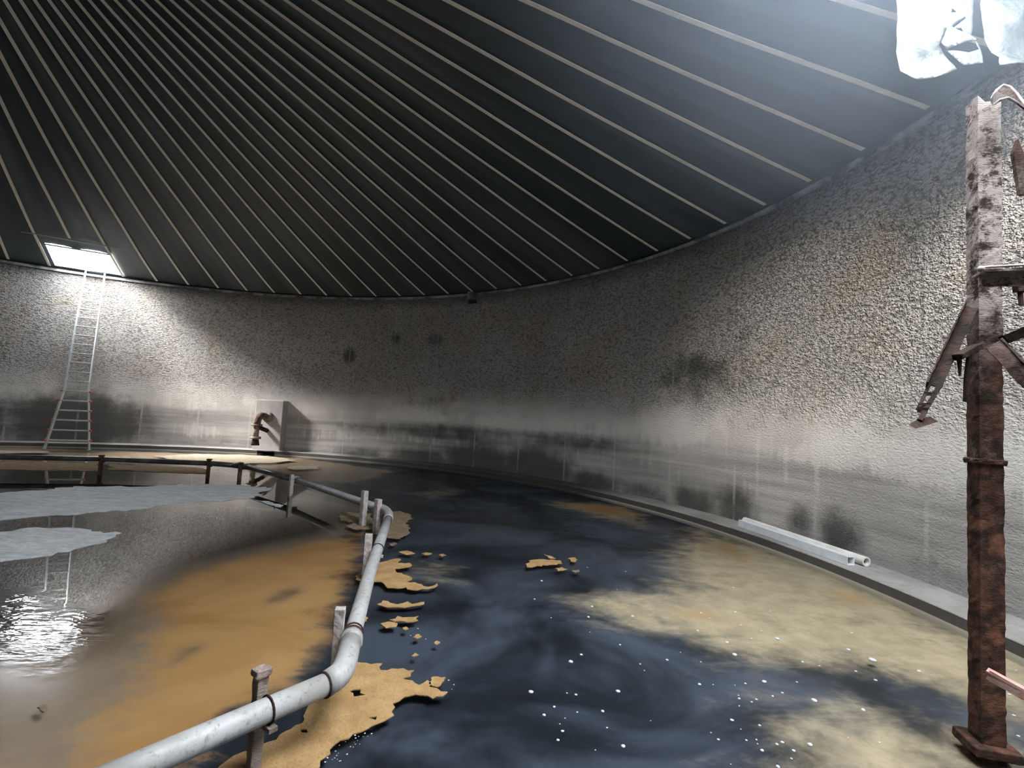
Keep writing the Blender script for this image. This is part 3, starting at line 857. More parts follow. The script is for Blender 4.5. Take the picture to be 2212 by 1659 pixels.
# ------------------------------------------------------------------ concrete pier and flanged elbow on the far wall
def wall_pt(u, r, z):
    a = u / R
    return Vector((r * math.cos(a), r * math.sin(a), z))
bm = bmesh.new()
uc = 20.02; a = uc / R
er = Vector((math.cos(a), math.sin(a), 0)); et = Vector((-math.sin(a), math.cos(a), 0))
add_box(bm, er * (R - .16) + ez * ((1.80 + CURB_H) / 2 - .01), et, er, ez, .92, .46, 1.80 - CURB_H + .02, .02)
o = mesh_obj('trim_4', bm, MPIER); tag(o, 'square concrete pier on the far wall behind the elbow pipe', 'pier', kind='structure')
fp = er * (R - .39)
eb = thing('elbow_pipe', 'crusted flanged elbow pipe curving down from the far concrete pier', 'pipe', fp + ez * .3)
def elbow_part(name, pts, r, mat=MELBOW, seg=18):
    bm = bmesh.new(); add_tube(bm, pts, r, seg); roughen(bm, .006, 18)
    return mesh_obj(name, bm, mat, eb, smooth=True)
c0 = fp + ez * 1.22
out = -er * .42 + et * .16
elbow_part('stub', [c0 + er * .02, c0 + out * .3], .10)
elbow_part('flange', [c0 - er * .005, c0 - er * .05], .18)
elbow_part('bend', bez(c0 + out * .25, c0 + out * 1.0 + ez * .16, c0 + out * 1.0 - ez * .24, 10), .115)
b0 = c0 + out * 1.0
elbow_part('flange', [b0 - ez * .23, b0 - ez * .29], .17)
elbow_part('downpipe', [b0 - ez * .29, b0 - ez * .66], .085)
elbow_part('flange', [b0 - ez * .64, b0 - ez * .71], .16)
elbow_part('bell', [b0 - ez * .70, b0 - ez * .80, b0 - ez * .92], [.09, .11, .13], MCOLD)
elbow_part('arm', [c0 + out * .9 - ez * .32, c0 - ez * .45], .07, MCOLD)

# ------------------------------------------------------------------ the two tubes lying on the kerb
def lay(p, q, lift): return Vector(p) + ez * lift, Vector(q) + ez * lift
q0, q1 = lay((11.727, 3.686, 0.127), (12.089, 1.588, 0.127), .055)
bm = bmesh.new()
d, s, u = frame(q1 - q0)
w = .052; wi = .044
def sq(p, h): return [bm.verts.new(p + s * x * h + u * y * h) for x, y in ((-1, -1), (1, -1), (1, 1), (-1, 1))]
A, B, Ai, Bi = sq(q0, w), sq(q1, w), sq(q0, wi), sq(q1, wi)
for i in range(4):
    j = (i + 1) % 4
    bm.faces.new((A[i], A[j], B[j], B[i])); bm.faces.new((Ai[i], Ai[j], Bi[j], Bi[i]))
    bm.faces.new((B[i], B[j], Bi[j], Bi[i])); bm.faces.new((A[i], A[j], Ai[j], Ai[i]))
o = mesh_obj('square_tube', bm, MGALV, loc=(q0 + q1) / 2 - ez * .05); tag(o, 'white square-section tube lying along the kerb, nearer the water', 'tube')
q0, q1 = lay((11.893, 3.909, 0.127), (12.280, 1.588, 0.127), .058)
bm = bmesh.new(); add_hollow(bm, q0, q1, .057, .040)
o = mesh_obj('round_tube', bm, MPVC, loc=(q0 + q1) / 2 - ez * .055); tag(o, 'white round thick-walled tube lying on the kerb, nearer the wall', 'tube')

# ------------------------------------------------------------------ rusted column at the right
CB = Vector((10.520, -1.749, 0.000))
vt = (Vector((CAMX, CAMY, 0)) - Vector((CB.x, CB.y, 0))).normalized(); vr = Vector((-vt.y, vt.x, 0))
al = math.radians(29)
n1 = vt * math.cos(al) + vr * math.sin(al)
e1 = vr * math.cos(al) - vt * math.sin(al)
S = .113
cc = CB + e1 * S / 2 - n1 * S / 2
rc = thing('rusted_column', 'flaking rusted square steel column with broken braces, right foreground', 'column', Vector((cc.x, cc.y, 0)))
HT = 3.73
bm = bmesh.new()
nz = 120; rows = []
corn = [(-1, -1), (-.33, -1), (.33, -1), (1, -1), (1, -.33), (1, .33), (1, 1), (.33, 1), (-.33, 1), (-1, 1), (-1, .33), (-1, -.33)]
for i in range(nz + 1):
    z = -.04 + (HT + .04) * i / nz
    row = []
    for j, (x, y) in enumerate(corn):
        zz = z
        if i == nz: zz = z + .09 * noise.noise(Vector((j * .9, 5, 1))) - (.10 if y < 0 and x > -.5 else -.02)
        p = cc + e1 * x * S / 2 - n1 * y * S / 2 + ez * zz
        nn = (e1 * x - n1 * y).normalized()
        p += nn * (.006 * noise.noise(p * 30) + .004 * noise.noise(p * 75))
        row.append(bm.verts.new(p))
    rows.append(row)
for A, B in zip(rows, rows[1:]):
    for j in range(12): bm.faces.new((A[j], A[(j + 1) % 12], B[(j + 1) % 12], B[j]))
# inner face of the torn open top
inn = []
for i, z in enumerate((HT - .35, HT - .02)):
    inn.append([bm.verts.new(cc + e1 * x * S * .42 - n1 * y * S * .42 + ez * z) for x, y in corn])
for j in range(12):
    bm.faces.new((inn[0][j], inn[0][(j + 1) % 12], inn[1][(j + 1) % 12], inn[1][j]))
    bm.faces.new((inn[1][j], inn[1][(j + 1) % 12], rows[-1][(j + 1) % 12], rows[-1][j]))
mesh_obj('shaft', bm, MCOL, rc)
bm = bmesh.new()
add_box(bm, Vector((cc.x, cc.y, .03)), e1, n1, ez, .22, .22, .05, .006); split_long(bm, .05); roughen(bm, .006, 25)
mesh_obj('base_plate', bm, MCOL, rc)
# torn skin curling off the top of the shaft
bm = bmesh.new()
back = [Vector((10.514, -1.839, 3.665)), Vector((10.542, -1.839, 3.717)), Vector((10.582, -1.839, 3.753)), Vector((10.602, -1.859, 3.729)), Vector((10.618, -1.879, 3.675)), Vector((10.623, -1.919, 3.586))]
front = [Vector((10.586, -1.959, 3.531)), Vector((10.541, -1.959, 3.565)), Vector((10.470, -1.979, 3.577)), Vector((10.424, -1.979, 3.563)), Vector((10.413, -1.959, 3.547))]
f = bm.faces.new([bm.verts.new(p) for p in back + front])
r_ = bmesh.ops.extrude_face_region(bm, geom=[f]); bmesh.ops.translate(bm, vec=Vector((0, .012, .004)), verts=[v for v in r_['geom'] if isinstance(v, bmesh.types.BMVert)])
tr0 = mesh_obj('torn_rim', bm, MCOLD, rc)
bm = bmesh.new(); add_tube(bm, back, .007, 8); add_tube(bm, front[1:], .006, 8); roughen(bm, .003, 60); mesh_obj('rim_light_edge', bm, MPOSTW, tr0)  # pale tubes paint the arcs of light along the torn rim
bm = bmesh.new()
pk = [Vector(p) for p in (Vector((10.517, -1.959, 3.279)), Vector((10.523, -1.979, 3.346)), Vector((10.552, -1.979, 3.270)), Vector((10.596, -1.959, 3.049)), Vector((10.573, -1.939, 3.057)))]
f = bm.faces.new([bm.verts.new(p) for p in pk])
r_ = bmesh.ops.extrude_face_region(bm, geom=[f]); bmesh.ops.translate(bm, vec=Vector((0, .02, 0)), verts=[v for v in r_['geom'] if isinstance(v, bmesh.types.BMVert)])
mesh_obj('peeling_flake', bm, MELBOW, rc)
# collar bracket with its bolt
bm = bmesh.new()
add_beam(bm, Vector((10.354, -1.919, 2.605)), Vector((10.746, -2.059, 2.612)), .13, .012)
add_beam(bm, Vector((10.359, -1.919, 2.569)), Vector((10.722, -2.079, 2.561)), .014, .07)
split_long(bm, .05); roughen(bm, .004, 30); mesh_obj('collar_bracket', bm, MCOL, rc)
bm = bmesh.new(); add_tube(bm, [Vector((10.319, -1.959, 2.627)), Vector((10.556, -2.079, 2.624))], .007, 8); mesh_obj('collar_rod', bm, MPOSTW, rc)
bm = bmesh.new(); bmesh.ops.create_icosphere(bm, subdivisions=2, radius=.017, matrix=Matrix.Translation(Vector(Vector((10.315, -1.979, 2.613))))); mesh_obj('bolt', bm, MPOSTW, rc, smooth=True)
# broken left brace, an angle iron rusted through near its tip
bt_, tp_ = Vector(Vector((10.503, -1.719, 2.474))), Vector(Vector((9.990, -1.959, 1.770)))
d = (tp_ - bt_); dn, sd, ud = frame(d, vt)
L = d.length
bm = bmesh.new()
add_beam(bm, bt_, bt_ + d * .70, .062, .008, vt)
add_beam(bm, bt_ + ud * .02 + sd * .03, bt_ + d * .72 + ud * .02 + sd * .03, .008, .05, vt)
add_beam(bm, bt_ + d * .68 - sd * .020, bt_ + d * .97 - sd * .006, .022, .008, vt)
add_beam(bm, bt_ + d * .68 + sd * .022, bt_ + d * .90 + sd * .020, .016, .008, vt)
add_beam(bm, bt_ + d * .755 - sd * .02, bt_ + d * .775 + sd * .025, .02, .008, vt)
add_beam(bm, bt_ + d * .84 - sd * .02, bt_ + d * .87 + sd * .025, .022, .008, vt)
add_beam(bm, bt_ + d * .89 - sd * .02, bt_ + d * .90 + sd * .022, .03, .008, vt)
split_long(bm, .03); roughen(bm, .0045, 45)
mesh_obj('broken_brace', bm, MCOLD, rc)
bm = bmesh.new()
pk = [Vector(p) for p in (Vector((9.940, -1.979, 1.755)), Vector((9.953, -1.999, 1.742)), Vector((10.122, -1.939, 1.787)), Vector((10.102, -1.919, 1.808)), Vector((10.008, -1.949, 1.788)))]
f = bm.faces.new([bm.verts.new(p) for p in pk])
r_ = bmesh.ops.extrude_face_region(bm, geom=[f]); bmesh.ops.translate(bm, vec=Vector((0, .008, .006)), verts=[v for v in r_['geom'] if isinstance(v, bmesh.types.BMVert)])
mesh_obj('brace_tip', bm, MCOLD, rc)
bm = bmesh.new(); add_beam(bm, Vector((10.277, -1.879, 2.148)), Vector((10.446, -1.819, 2.227)), .05, .035, bevel=.005); split_long(bm, .03); roughen(bm, .004, 40); mesh_obj('brace_link', bm, MCOLD, rc)
bm = bmesh.new(); add_tube(bm, [Vector((10.370, -1.839, 2.163)), Vector((10.364, -1.839, 2.034)), Vector((10.359, -1.839, 1.910))], [.008, .013, .012], 8); add_tube(bm, [Vector((10.306, -1.859, 2.136)), Vector((10.310, -1.859, 2.049))], [.012, .006], 8); roughen(bm, .003, 40); mesh_obj('hanging_scrap', bm, MCOLD, rc)
# right arms running out of frame
bm = bmesh.new(); add_beam(bm, Vector((10.572, -1.839, 2.266)), Vector((10.856, -1.959, 2.431)), .06, .05); split_long(bm, .04); roughen(bm, .005, 35); mesh_obj('side_arm', bm, MCOLD, rc)
bm = bmesh.new(); add_beam(bm, Vector((10.398, -1.959, 2.219)), Vector((10.650, -2.129, 1.765)), .012, .075); add_beam(bm, Vector((10.433, -1.959, 2.246)), Vector((10.673, -2.129, 1.805)), .06, .012); split_long(bm, .04); roughen(bm, .005, 35); mesh_obj('side_brace', bm, MCOL, rc)
bm = bmesh.new(); add_beam(bm, Vector((10.353, -1.959, 0.539)), Vector((10.597, -2.279, 0.425)), .06, .008); add_beam(bm, Vector((10.338, -1.979, 0.525)), Vector((10.573, -2.299, 0.404)), .008, .05); split_long(bm, .05); roughen(bm, .002, 35)
mesh_obj('lower_rail', bm, simple_mat('pink_rust', (0.45, 0.27, 0.23), (0.34, 0.18, 0.14), 10, .7, 0, .3), rc)
bm = bmesh.new(); add_box(bm, cc + ez * 1.585, e1, n1, ez, S + .025, S + .025, .03, .006); roughen(bm, .008, 40, 3); mesh_obj('weld_band', bm, MCOL, rc)
bm = bmesh.new(); add_beam(bm, Vector((10.802, -1.679, 2.624)), Vector((11.123, -1.729, 2.657)), .04, .06); add_tube(bm, [Vector((10.835, -1.679, 2.654)), Vector((10.834, -1.679, 2.514))], .012, 8); split_long(bm, .04); roughen(bm, .006, 35); mesh_obj('rear_bracket', bm, MCOLD, rc)

# ------------------------------------------------------------------ torn tarps hanging from the cut in the roof
def hang(name, outline, holes, parent, seed, amp=.035, curl=0.0, off=0.0, depth=None):
    """outline points are (x, z) metres on a vertical plane facing the tank"""
    pts, tris = sheet2d(densify(outline, .04), [densify(h, .03) for h in holes], .035)
    bm = bmesh.new()
    vs = []
    zmin = min(p[1] for p in outline)
    for x, z in pts:
        y = TY + off + amp * (noise.noise(Vector((x * 4, z * 4, seed))) + .5 * noise.noise(Vector((x * 9 + z * 5, z * 9, seed + 4))))
        y -= curl * max(0, 1 - (z - zmin) / .25) ** 2
        vs.append(bm.verts.new((x, y, z)))
    for f in tris: bm.faces.new([vs[i] for i in f])
    g = bmesh.ops.extrude_face_region(bm, geom=list(bm.faces))
    bmesh.ops.translate(bm, vec=Vector((0, .004, 0)), verts=[v for v in g['geom'] if isinstance(v, bmesh.types.BMVert)])
    return mesh_obj(name, bm, MTARP, parent, smooth=True)
TD = 3.97
TY = Vector((11.158, -0.609, 5.399))[1]
def XZ(lst): return [(p[0], p[2]) for p in lst]
tl_ = thing('hanging_tarp', 'pale mint tarp with a torn corner, left of the two', 'tarp', Vector(Vector((11.236, -0.609, 6.032))), 'tarps hanging at the roof cut')
hang('sheet', XZ([(10.916, -0.609, 6.042), (10.911, -0.609, 5.181), (10.922, -0.609, 4.980), (10.930, -0.609, 4.740), (10.971, -0.609, 4.706), (11.022, -0.609, 4.659), (11.060, -0.609, 4.657), (11.149, -0.609, 4.677), (11.276, -0.609, 4.721), (11.403, -0.609, 4.785), (11.339, -0.609, 4.858), (11.301, -0.609, 4.943), (11.266, -0.609, 5.001), (11.327, -0.609, 5.162), (11.369, -0.609, 5.167), (11.550, -0.609, 5.068), (11.564, -0.609, 5.322), (11.564, -0.609, 6.041)]),
     [XZ([(11.381, -0.609, 5.161), (11.458, -0.609, 5.168), (11.483, -0.609, 5.113)]), XZ([(11.380, -0.609, 5.338), (11.423, -0.609, 5.308), (11.376, -0.609, 5.304)]), XZ([(11.381, -0.609, 5.179), (11.497, -0.609, 5.279), (11.503, -0.609, 5.263), (11.404, -0.609, 5.177)])], tl_, 1.0, curl=.05)
hang('torn_flap', XZ([(11.327, -0.609, 5.169), (11.404, -0.609, 5.130), (11.573, -0.609, 5.053), (11.442, -0.609, 5.008), (11.308, -0.609, 4.944), (11.266, -0.609, 5.007)]), [], tl_, 9.0, .02, off=-.03)
hang('torn_strip', XZ([(11.306, -0.609, 4.950), (11.336, -0.609, 4.945), (11.499, -0.609, 4.938), (11.595, -0.609, 4.977), (11.569, -0.609, 5.054), (11.588, -0.609, 5.041), (11.605, -0.609, 4.988), (11.610, -0.609, 4.843), (11.530, -0.609, 4.823), (11.447, -0.609, 4.806), (11.327, -0.609, 4.934)]), [], tl_, 5.0, .02, off=-.01, curl=.03)
tr_ = thing('hanging_tarp', 'pale mint tarp cut off by the frame edge, right of the two', 'tarp', Vector(Vector((11.829, -0.609, 5.942))), 'tarps hanging at the roof cut')
hang('sheet', XZ([(11.635, -0.609, 6.004), (11.638, -0.609, 5.327), (11.659, -0.609, 5.173), (11.684, -0.609, 5.053), (11.716, -0.609, 4.968), (11.760, -0.609, 4.917), (11.737, -0.609, 4.826), (11.848, -0.609, 4.826), (11.983, -0.609, 4.819), (12.230, -0.609, 4.859), (12.259, -0.609, 5.904)]), [], tr_, 3.0, curl=.05)

# ------------------------------------------------------------------ scum and foam floating on the water
rng = random.Random(7)
def patch(outline, holes, mat, name, label, cat, group, h=.006, step=.05, jag=.6):
    o2 = [(p[0], p[1]) for p in outline]
    per = sum((Vector(o2[i]) - Vector(o2[i - 1])).length for i in range(len(o2)))
    st = min(step, per / 14)
    lo = densify(densify(o2, st * 3.5, st * 1.1, rng), st, st * jag, rng)
    ho = [densify([(p[0], p[1]) for p in hh], st, st * jag, rng) for hh in holes]
    pts, tris = sheet2d(lo, ho, st * 2)
    bm = bmesh.new()
    vs = [bm.verts.new((x, y, .001)) for x, y in pts]
    for f in tris:
        try: bm.faces.new([vs[i] for i in f])
        except ValueError: pass
    g = bmesh.ops.extrude_face_region(bm, geom=list(bm.faces))
    bmesh.ops.translate(bm, vec=Vector((0, 0, h)), verts=[v for v in g['geom'] if isinstance(v, bmesh.types.BMVert)])
    c = Vector((sum(p[0] for p in o2) / len(o2), sum(p[1] for p in o2) / len(o2), 0))
    o = mesh_obj(name, bm, mat, loc=c)
    tag(o, label, cat, group)
    return o
GS = 'tan scum floating by the pipe'
patch([(6.871, -1.093), (6.960, -1.163), (7.103, -1.157), (7.114, -1.243), (7.183, -1.214), (7.326, -1.219), (7.319, -1.293), (7.273, -1.329), (7.391, -1.394), (7.432, -1.331), (7.455, -1.406), (7.508, -1.420), (7.573, -1.450), (7.565, -1.469), (7.494, -1.530), (7.420, -1.502), (7.327, -1.529), (7.307, -1.575), (7.275, -1.603), (7.310, -1.712), (7.239, -1.794), (7.173, -1.871), (7.130, -1.929), (7.074, -1.985), (7.079, -2.047), (7.049, -2.096), (7.068, -2.205), (6.575, -2.255), (6.627, -2.138), (6.669, -2.070), (6.751, -1.989), (6.851, -1.831), (6.820, -1.666), (6.877, -1.541), (6.930, -1.406)],
      [[(6.992, -1.502), (7.055, -1.477), (7.102, -1.535), (7.040, -1.559)], [(6.862, -1.879), (6.896, -1.876), (6.911, -1.902), (6.882, -1.905)], [(7.181, -1.748), (7.222, -1.728), (7.223, -1.766)]], MSCUM, 'scum_patch', 'largest tan scum patch, at the near elbow of the pipe', 'scum', GS, step=.03)
patch([(7.443, -1.369), (7.448, -1.299), (7.488, -1.281), (7.541, -1.283), (7.537, -1.330), (7.505, -1.401), (7.473, -1.395)], [], MSCUM, 'scum_patch', 'small tan scum islet off the tip of the largest patch', 'scum', GS, step=.02)
patch([(5.218, 3.420), (5.296, 3.603), (5.519, 3.572), (5.737, 3.552), (5.918, 3.060), (6.009, 2.569), (5.814, 2.464), (5.603, 2.670), (5.648, 2.861), (5.400, 3.021)], [], MSCUMD, 'scum_patch', 'dull brown scum left of the pipe at its far corner', 'scum', GS)
patch([(5.953, 3.830), (6.099, 3.940), (6.293, 3.719), (6.431, 3.403), (6.388, 3.033), (6.516, 2.720), (6.550, 2.369), (6.503, 2.110), (6.347, 2.113), (6.245, 2.210), (6.231, 2.508), (6.107, 2.708), (6.050, 3.150)], [], MSCUMD, 'scum_patch', 'dull brown scum right of the pipe at its far corner', 'scum', GS)
patch([(6.463, 0.984), (6.598, 1.151), (6.699, 1.218), (6.708, 1.032), (6.827, 1.084), (6.877, 0.995), (6.803, 0.890), (6.726, 0.850), (6.755, 0.754), (6.883, 0.657), (6.968, 0.533), (6.931, 0.460), (7.047, 0.424), (7.159, 0.350), (7.227, 0.468), (7.246, 0.416), (7.162, 0.289), (7.024, 0.246), (6.956, 0.307), (6.882, 0.262), (6.784, 0.266), (6.732, 0.361), (6.595, 0.445), (6.432, 0.438), (6.406, 0.593), (6.501, 0.731)], [], MSCUM, 'scum_patch', 'ragged tan scum beside the middle of the white pipe run', 'scum', GS, step=.04)
patch([(6.800, -0.157), (6.825, -0.060), (6.902, -0.107), (6.971, -0.131), (7.044, -0.050), (7.093, -0.105), (7.190, -0.034), (7.166, -0.117), (7.086, -0.163), (6.901, -0.208)], [], MSCUM, 'scum_patch', 'narrow branching strip of tan scum right of the pipe', 'scum', GS, step=.04)
patch([(6.980, -0.458), (7.027, -0.378), (7.080, -0.400), (7.196, -0.353), (7.209, -0.440), (7.120, -0.481), (7.027, -0.480)], [], MSCUM, 'scum_patch', 'tan scum islet, the larger of two near the pipe elbow', 'scum', GS, step=.04)
patch([(6.930, -0.536), (6.983, -0.495), (7.061, -0.518), (7.063, -0.586), (6.989, -0.610)], [], MSCUM, 'scum_patch', 'tan scum islet, the smaller of two near the pipe elbow', 'scum', GS, step=.04)
patch([(6.749, -0.454), (6.758, -0.402), (6.806, -0.445), (6.813, -0.511), (6.782, -0.515)], [], MSCUM, 'scum_patch', 'tan scum scrap touching the right side of the pipe', 'scum', GS, step=.03)
patch([(6.621, 1.492), (6.695, 1.560), (6.822, 1.471), (6.731, 1.388)], [], MSCUM, 'scum_patch', 'thin tan scum streak, first of three in a row off the pipe', 'scum', GS, step=.04)
patch([(6.896, 1.474), (6.947, 1.536), (7.019, 1.500), (6.964, 1.431)], [], MSCUM, 'scum_patch', 'thin tan scum streak, second of three in a row off the pipe', 'scum', GS, step=.04)
patch([(7.100, 1.454), (7.144, 1.514), (7.190, 1.466), (7.146, 1.395)], [], MSCUM, 'scum_patch', 'thin tan scum streak, third of three in a row off the pipe', 'scum', GS, step=.04)
patch([(7.225, -0.746), (7.252, -0.687), (7.289, -0.720), (7.258, -0.763)], [], MSCUM, 'scum_patch', 'tan scum crumb between the elbow islets and the largest patch', 'scum', GS, step=.03)
patch([(7.395, -0.808), (7.416, -0.782), (7.439, -0.807), (7.417, -0.841)], [], MSCUM, 'scum_patch', 'round tan scum crumb right of the elbow crumbs', 'scum', GS, step=.03)
patch([(7.272, -1.025), (7.292, -0.986), (7.318, -1.007), (7.293, -1.042)], [], MSCUM, 'scum_patch', 'tan scum crumb just above the largest patch', 'scum', GS, step=.03)
patch([(7.117, -0.592), (7.137, -0.562), (7.165, -0.605), (7.146, -0.631)], [], MSCUM, 'scum_patch', 'tan scum crumb right of the smaller elbow islet', 'scum', GS, step=.03)
patch([(6.430, 1.827), (6.459, 1.923), (6.518, 1.848), (6.496, 1.728)], [], MSCUMD, 'scum_patch', 'brown scum crumb right of the stub post on the pipe', 'scum', GS, step=.03)
GI = 'tan scum islands in the open water'
patch([(8.130, 1.303), (8.214, 1.480), (8.358, 1.540), (8.464, 1.537), (8.551, 1.530), (8.564, 1.400), (8.411, 1.324), (8.236, 1.222), (8.143, 1.181)], [], MSCUM, 'scum_patch', 'bright tan scum island in the middle of the open water', 'scum', GI, step=.04)
patch([(8.660, 1.633), (8.731, 1.699), (8.776, 1.600), (8.731, 1.493), (8.681, 1.507)], [], MSCUM, 'scum_patch', 'small tan scum piece upper right of the scum island', 'scum', GI, step=.04)
patch([(8.465, 1.199), (8.541, 1.264), (8.603, 1.182), (8.492, 1.102)], [], MSCUM, 'scum_patch', 'small tan scum piece below right of the scum island', 'scum', GI, step=.04)
patch([(8.654, 1.154), (8.744, 1.209), (8.718, 1.102), (8.669, 1.077)], [], MSCUMD, 'scum_patch', 'brown scum piece at the right end of the island group', 'scum', GI, step=.04)
patch([(8.379, 1.763), (8.442, 1.703), (8.508, 1.602), (8.441, 1.582)], [], MSCUM, 'scum_patch', 'sliver of tan scum above the scum island', 'scum', GI, step=.04)
patch([(5.444, -1.823), (5.449, -1.797), (5.498, -1.818), (5.511, -1.858)], [], MSCUMD, 'scum_patch', 'brown scum crumb floating at the lower left', 'scum', GS, step=.02)

GB = 'added floor sheets by the far kerb'
MBANK = scum_material('lit_floor_tone', (0.30, 0.25, 0.18), (0.40, 0.34, 0.25))  # pale sheets put the lit, reflecting wet floor into colour
MAMBERBED = scum_material('amber_bed_tone', (0.20, 0.12, 0.055), (0.30, 0.20, 0.11))  # added sheets above the water, standing in for the amber bed below
patch([(-2.237, 9.749), (-1.751, 10.858), (-0.679, 11.508), (0.594, 11.322), (1.445, 10.706), (1.140, 9.591), (0.612, 9.119), (-0.206, 9.010), (-1.212, 9.205)], [], MBANK, 'floor_sheet', 'added pale sheet for the lit wet floor between the far kerb and the pipe bend', 'sludge', GB, step=.08)
patch([(1.921, 8.873), (2.095, 9.492), (2.653, 9.559), (2.837, 8.909), (2.376, 8.534)], [], MBANK, 'floor_sheet', 'small added pale strip for the lit wet floor right of the far pipe bend', 'sludge', GB, step=.08)
patch([(-6.301, 8.744), (-5.311, 9.242), (-5.030, 9.487), (-4.514, 9.000), (-5.517, 8.017)], [], MBANK, 'floor_sheet', 'thin added pale strip for the lit wet floor left of the ladder foot', 'sludge', GB, step=.08)
patch([(-4.183, 6.781), (-3.076, 7.270), (-2.062, 7.558), (-0.980, 6.379), (-1.863, 6.083), (-2.966, 5.653)], [], MAMBERBED, 'floor_sheet', 'added brown sheet for the amber bed just inside the far pipe at the left edge', 'sludge', GB, step=.08)
patch([(-1.674, 7.561), (-0.799, 7.742), (0.428, 7.776), (1.031, 6.881), (-0.046, 6.692), (-0.911, 6.608)], [], MAMBERBED, 'floor_sheet', 'added brown sheet for the amber bed just inside the far pipe between two dark posts', 'sludge', GB, step=.08)
GF = 'grey foam sheets on the far water'
patch([(-0.197, 3.086), (-0.199, 3.500), (0.078, 3.913), (0.152, 4.451), (1.070, 4.776), (1.685, 5.430), (2.491, 5.641), (3.199, 5.534), (3.364, 4.328), (2.823, 3.754), (2.499, 3.141), (2.176, 2.668), (1.773, 2.311), (1.454, 1.885), (1.276, 1.669)], [], MFOAM, 'foam_sheet', 'long pale grey foam sheet stretching across the far left water', 'foam', GF, step=.09, jag=.9)
patch([(2.040, 1.013), (1.995, 1.356), (2.084, 1.598), (2.542, 1.719), (3.210, 1.614), (3.342, 1.132), (3.302, 0.795), (3.144, 0.503), (3.009, 0.365), (2.894, 0.221)], [], MFOAM, 'foam_sheet', 'shorter pale grey foam sheet nearer the camera at the left edge', 'foam', GF, step=.07, jag=.9)
patch([(3.553, 4.149), (3.750, 4.122), (4.168, 3.853), (4.209, 3.694), (3.866, 3.885)], [], MFOAM, 'foam_sheet', 'thin white foam sliver below the slanting far pipe run', 'foam', GF, step=.06)

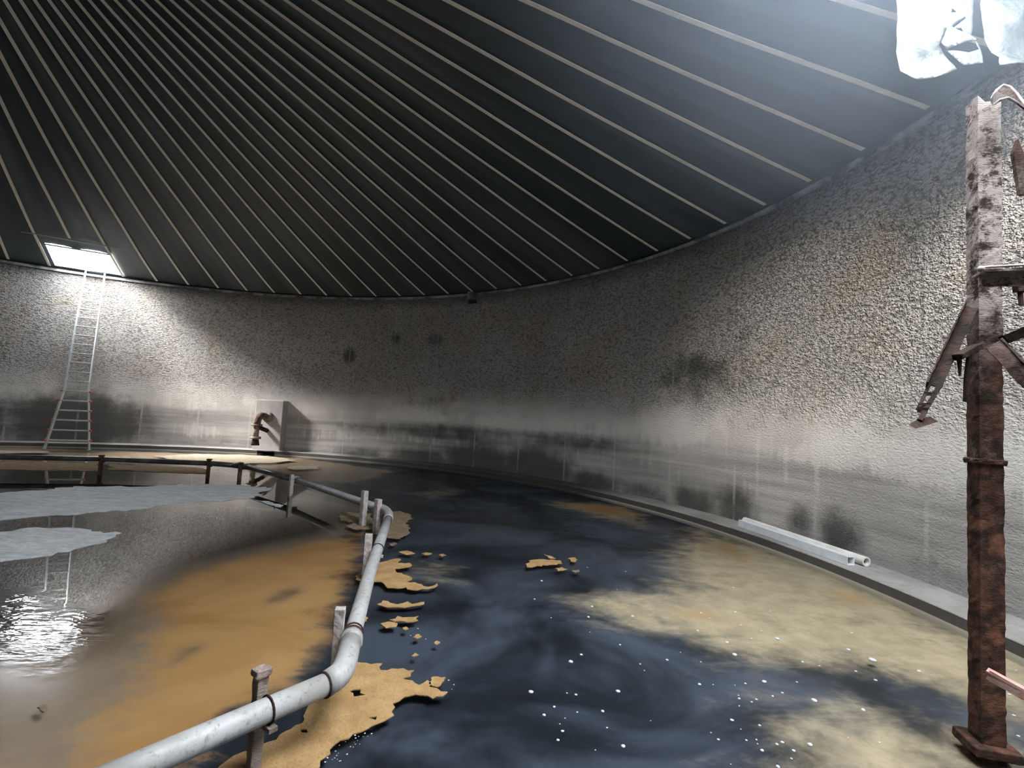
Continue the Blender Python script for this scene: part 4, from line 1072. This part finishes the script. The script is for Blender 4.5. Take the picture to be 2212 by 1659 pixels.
# white foam flecks on the dark water
fl_src = None
def fleck(p, r, label, group):
    global fl_src
    if fl_src is None:
        bm = bmesh.new()
        bmesh.ops.create_uvsphere(bm, u_segments=12, v_segments=8, radius=1.0)
        for v in bm.verts:
            v.co.z *= .55
            v.co *= 1 + .18 * noise.noise(v.co * 1.7)
        fl_src = mesh_obj('foam_fleck', bm, MFLECK, smooth=True)
        o = fl_src
    else:
        o = fl_src.copy(); COL.objects.link(o)
    o.location = (p[0], p[1], 0.0)
    o.scale = (r * rng.uniform(.6, .85), r * rng.uniform(.6, .8), r * .65)
    o.rotation_euler = (0, 0, rng.uniform(0, 6.28))
    tag(o, label, 'foam fleck', group)
FL = [(8.081, -1.385, 0.021), (8.377, -0.970, 0.024), (8.633, -1.320, 0.021), (8.468, -0.854, 0.014), (8.791, -0.656, 0.013), (8.212, -1.531, 0.012), (8.146, -1.618, 0.014), (8.237, -1.756, 0.012), (8.204, -1.834, 0.012), (8.358, -1.387, 0.011), (8.304, -1.376, 0.008), (8.341, -1.572, 0.008), (8.494, -1.547, 0.013), (8.489, -1.703, 0.008), (8.545, -1.853, 0.015), (8.391, -1.897, 0.006), (8.756, -1.614, 0.005), (9.089, -0.857, 0.013), (8.871, -0.944, 0.009), (8.876, -1.034, 0.007), (9.203, -1.174, 0.013), (9.332, -0.859, 0.008), (9.245, -1.561, 0.014), (9.086, -1.750, 0.010), (9.388, -1.597, 0.010), (9.288, -1.822, 0.014), (9.258, -1.644, 0.006), (9.243, -1.742, 0.008), (9.303, -1.732, 0.007), (9.396, -1.323, 0.012), (9.409, -1.284, 0.007), (9.460, -1.353, 0.009), (9.505, -1.321, 0.011), (9.357, -1.407, 0.008), (9.673, -1.091, 0.019), (9.525, -1.131, 0.012), (9.722, -1.224, 0.014), (9.635, -1.270, 0.011), (9.905, -1.070, 0.010), (9.678, -0.499, 0.017), (9.918, -0.403, 0.016), (10.145, -0.373, 0.023), (9.645, -0.710, 0.021), (10.123, -0.765, 0.013), (10.219, -0.813, 0.009), (10.716, -0.665, 0.033), (10.641, -0.503, 0.021), (9.889, -1.293, 0.022), (10.145, -1.370, 0.018), (9.585, -1.749, 0.021), (9.463, -1.809, 0.015), (9.440, -1.742, 0.012), (9.399, -1.762, 0.011), (9.414, -1.875, 0.009), (9.307, -1.943, 0.013), (10.508, -0.979, 0.014), (10.450, -0.862, 0.011), (10.956, -0.804, 0.017), (9.699, 0.100, 0.014), (9.518, -0.306, 0.016), (9.734, -0.019, 0.011), (10.048, 0.176, 0.016), (9.962, -0.131, 0.013), (10.637, 0.280, 0.010), (10.405, 0.240, 0.012), (8.181, 0.204, 0.014), (9.040, 0.611, 0.011), (8.848, 1.326, 0.012), (9.278, 1.250, 0.012), (8.282, 0.749, 0.018), (8.703, 0.103, 0.018), (9.031, -0.075, 0.019), (8.631, -0.147, 0.017), (10.351, 0.891, 0.018), (10.007, -1.692, 0.008), (9.068, -1.945, 0.004), (9.851, -1.664, 0.006), (8.263, -1.638, 0.006), (8.228, -1.694, 0.006), (9.291, -1.768, 0.006), (10.903, -0.160, 0.011), (10.088, -0.229, 0.011), (8.594, -0.460, 0.007), (8.301, -0.213, 0.007), (9.231, -0.724, 0.006), (9.295, -1.169, 0.007), (9.443, -1.160, 0.006), (9.069, -1.693, 0.006), (11.119, -1.331, 0.012), (11.776, -0.698, 0.011), (11.351, -1.071, 0.013), (10.921, -1.554, 0.011)]
for x, y, r in FL:
    fleck((x, y), r, 'small white foam fleck afloat on the open water right of the pipe', 'white foam flecks on the open water')
FB = [(7.095, -2.019, 0.006), (7.151, -1.891, 0.006), (7.161, -1.913, 0.006), (7.073, -2.098, 0.006), (7.217, -1.893, 0.003), (7.111, -2.049, 0.004), (7.156, -1.980, 0.004), (7.080, -2.095, 0.002), (7.072, -2.036, 0.006), (7.195, -1.957, 0.004), (7.062, -2.036, 0.003), (7.120, -1.945, 0.004), (7.050, -2.041, 0.002), (7.174, -1.959, 0.004), (7.164, -1.946, 0.002), (7.231, -1.871, 0.006), (7.114, -2.032, 0.003), (7.099, -1.975, 0.004), (7.195, -1.898, 0.003), (7.172, -1.899, 0.004), (7.176, -1.931, 0.003), (7.074, -2.069, 0.006), (7.123, -2.075, 0.003), (7.137, -2.086, 0.004), (7.142, -2.083, 0.004), (7.170, -1.982, 0.004), (7.157, -2.036, 0.006), (7.035, -1.992, 0.006), (7.108, -2.067, 0.004), (7.064, -2.012, 0.002), (7.154, -1.982, 0.002), (7.100, -2.078, 0.003), (7.196, -1.871, 0.006), (7.155, -1.984, 0.002), (7.562, -1.306, 0.008), (7.601, -1.354, 0.007), (7.594, -1.408, 0.004), (7.232, -0.577, 0.008), (7.201, -0.706, 0.006), (7.324, -0.750, 0.007)]
for x, y, r in FB:
    fleck((x, y), r, 'tiny pale foam speck beside the largest tan scum patch', 'pale foam specks by the scum')

for o in bpy.data.objects:
    if '_base' in o: del o['_base']
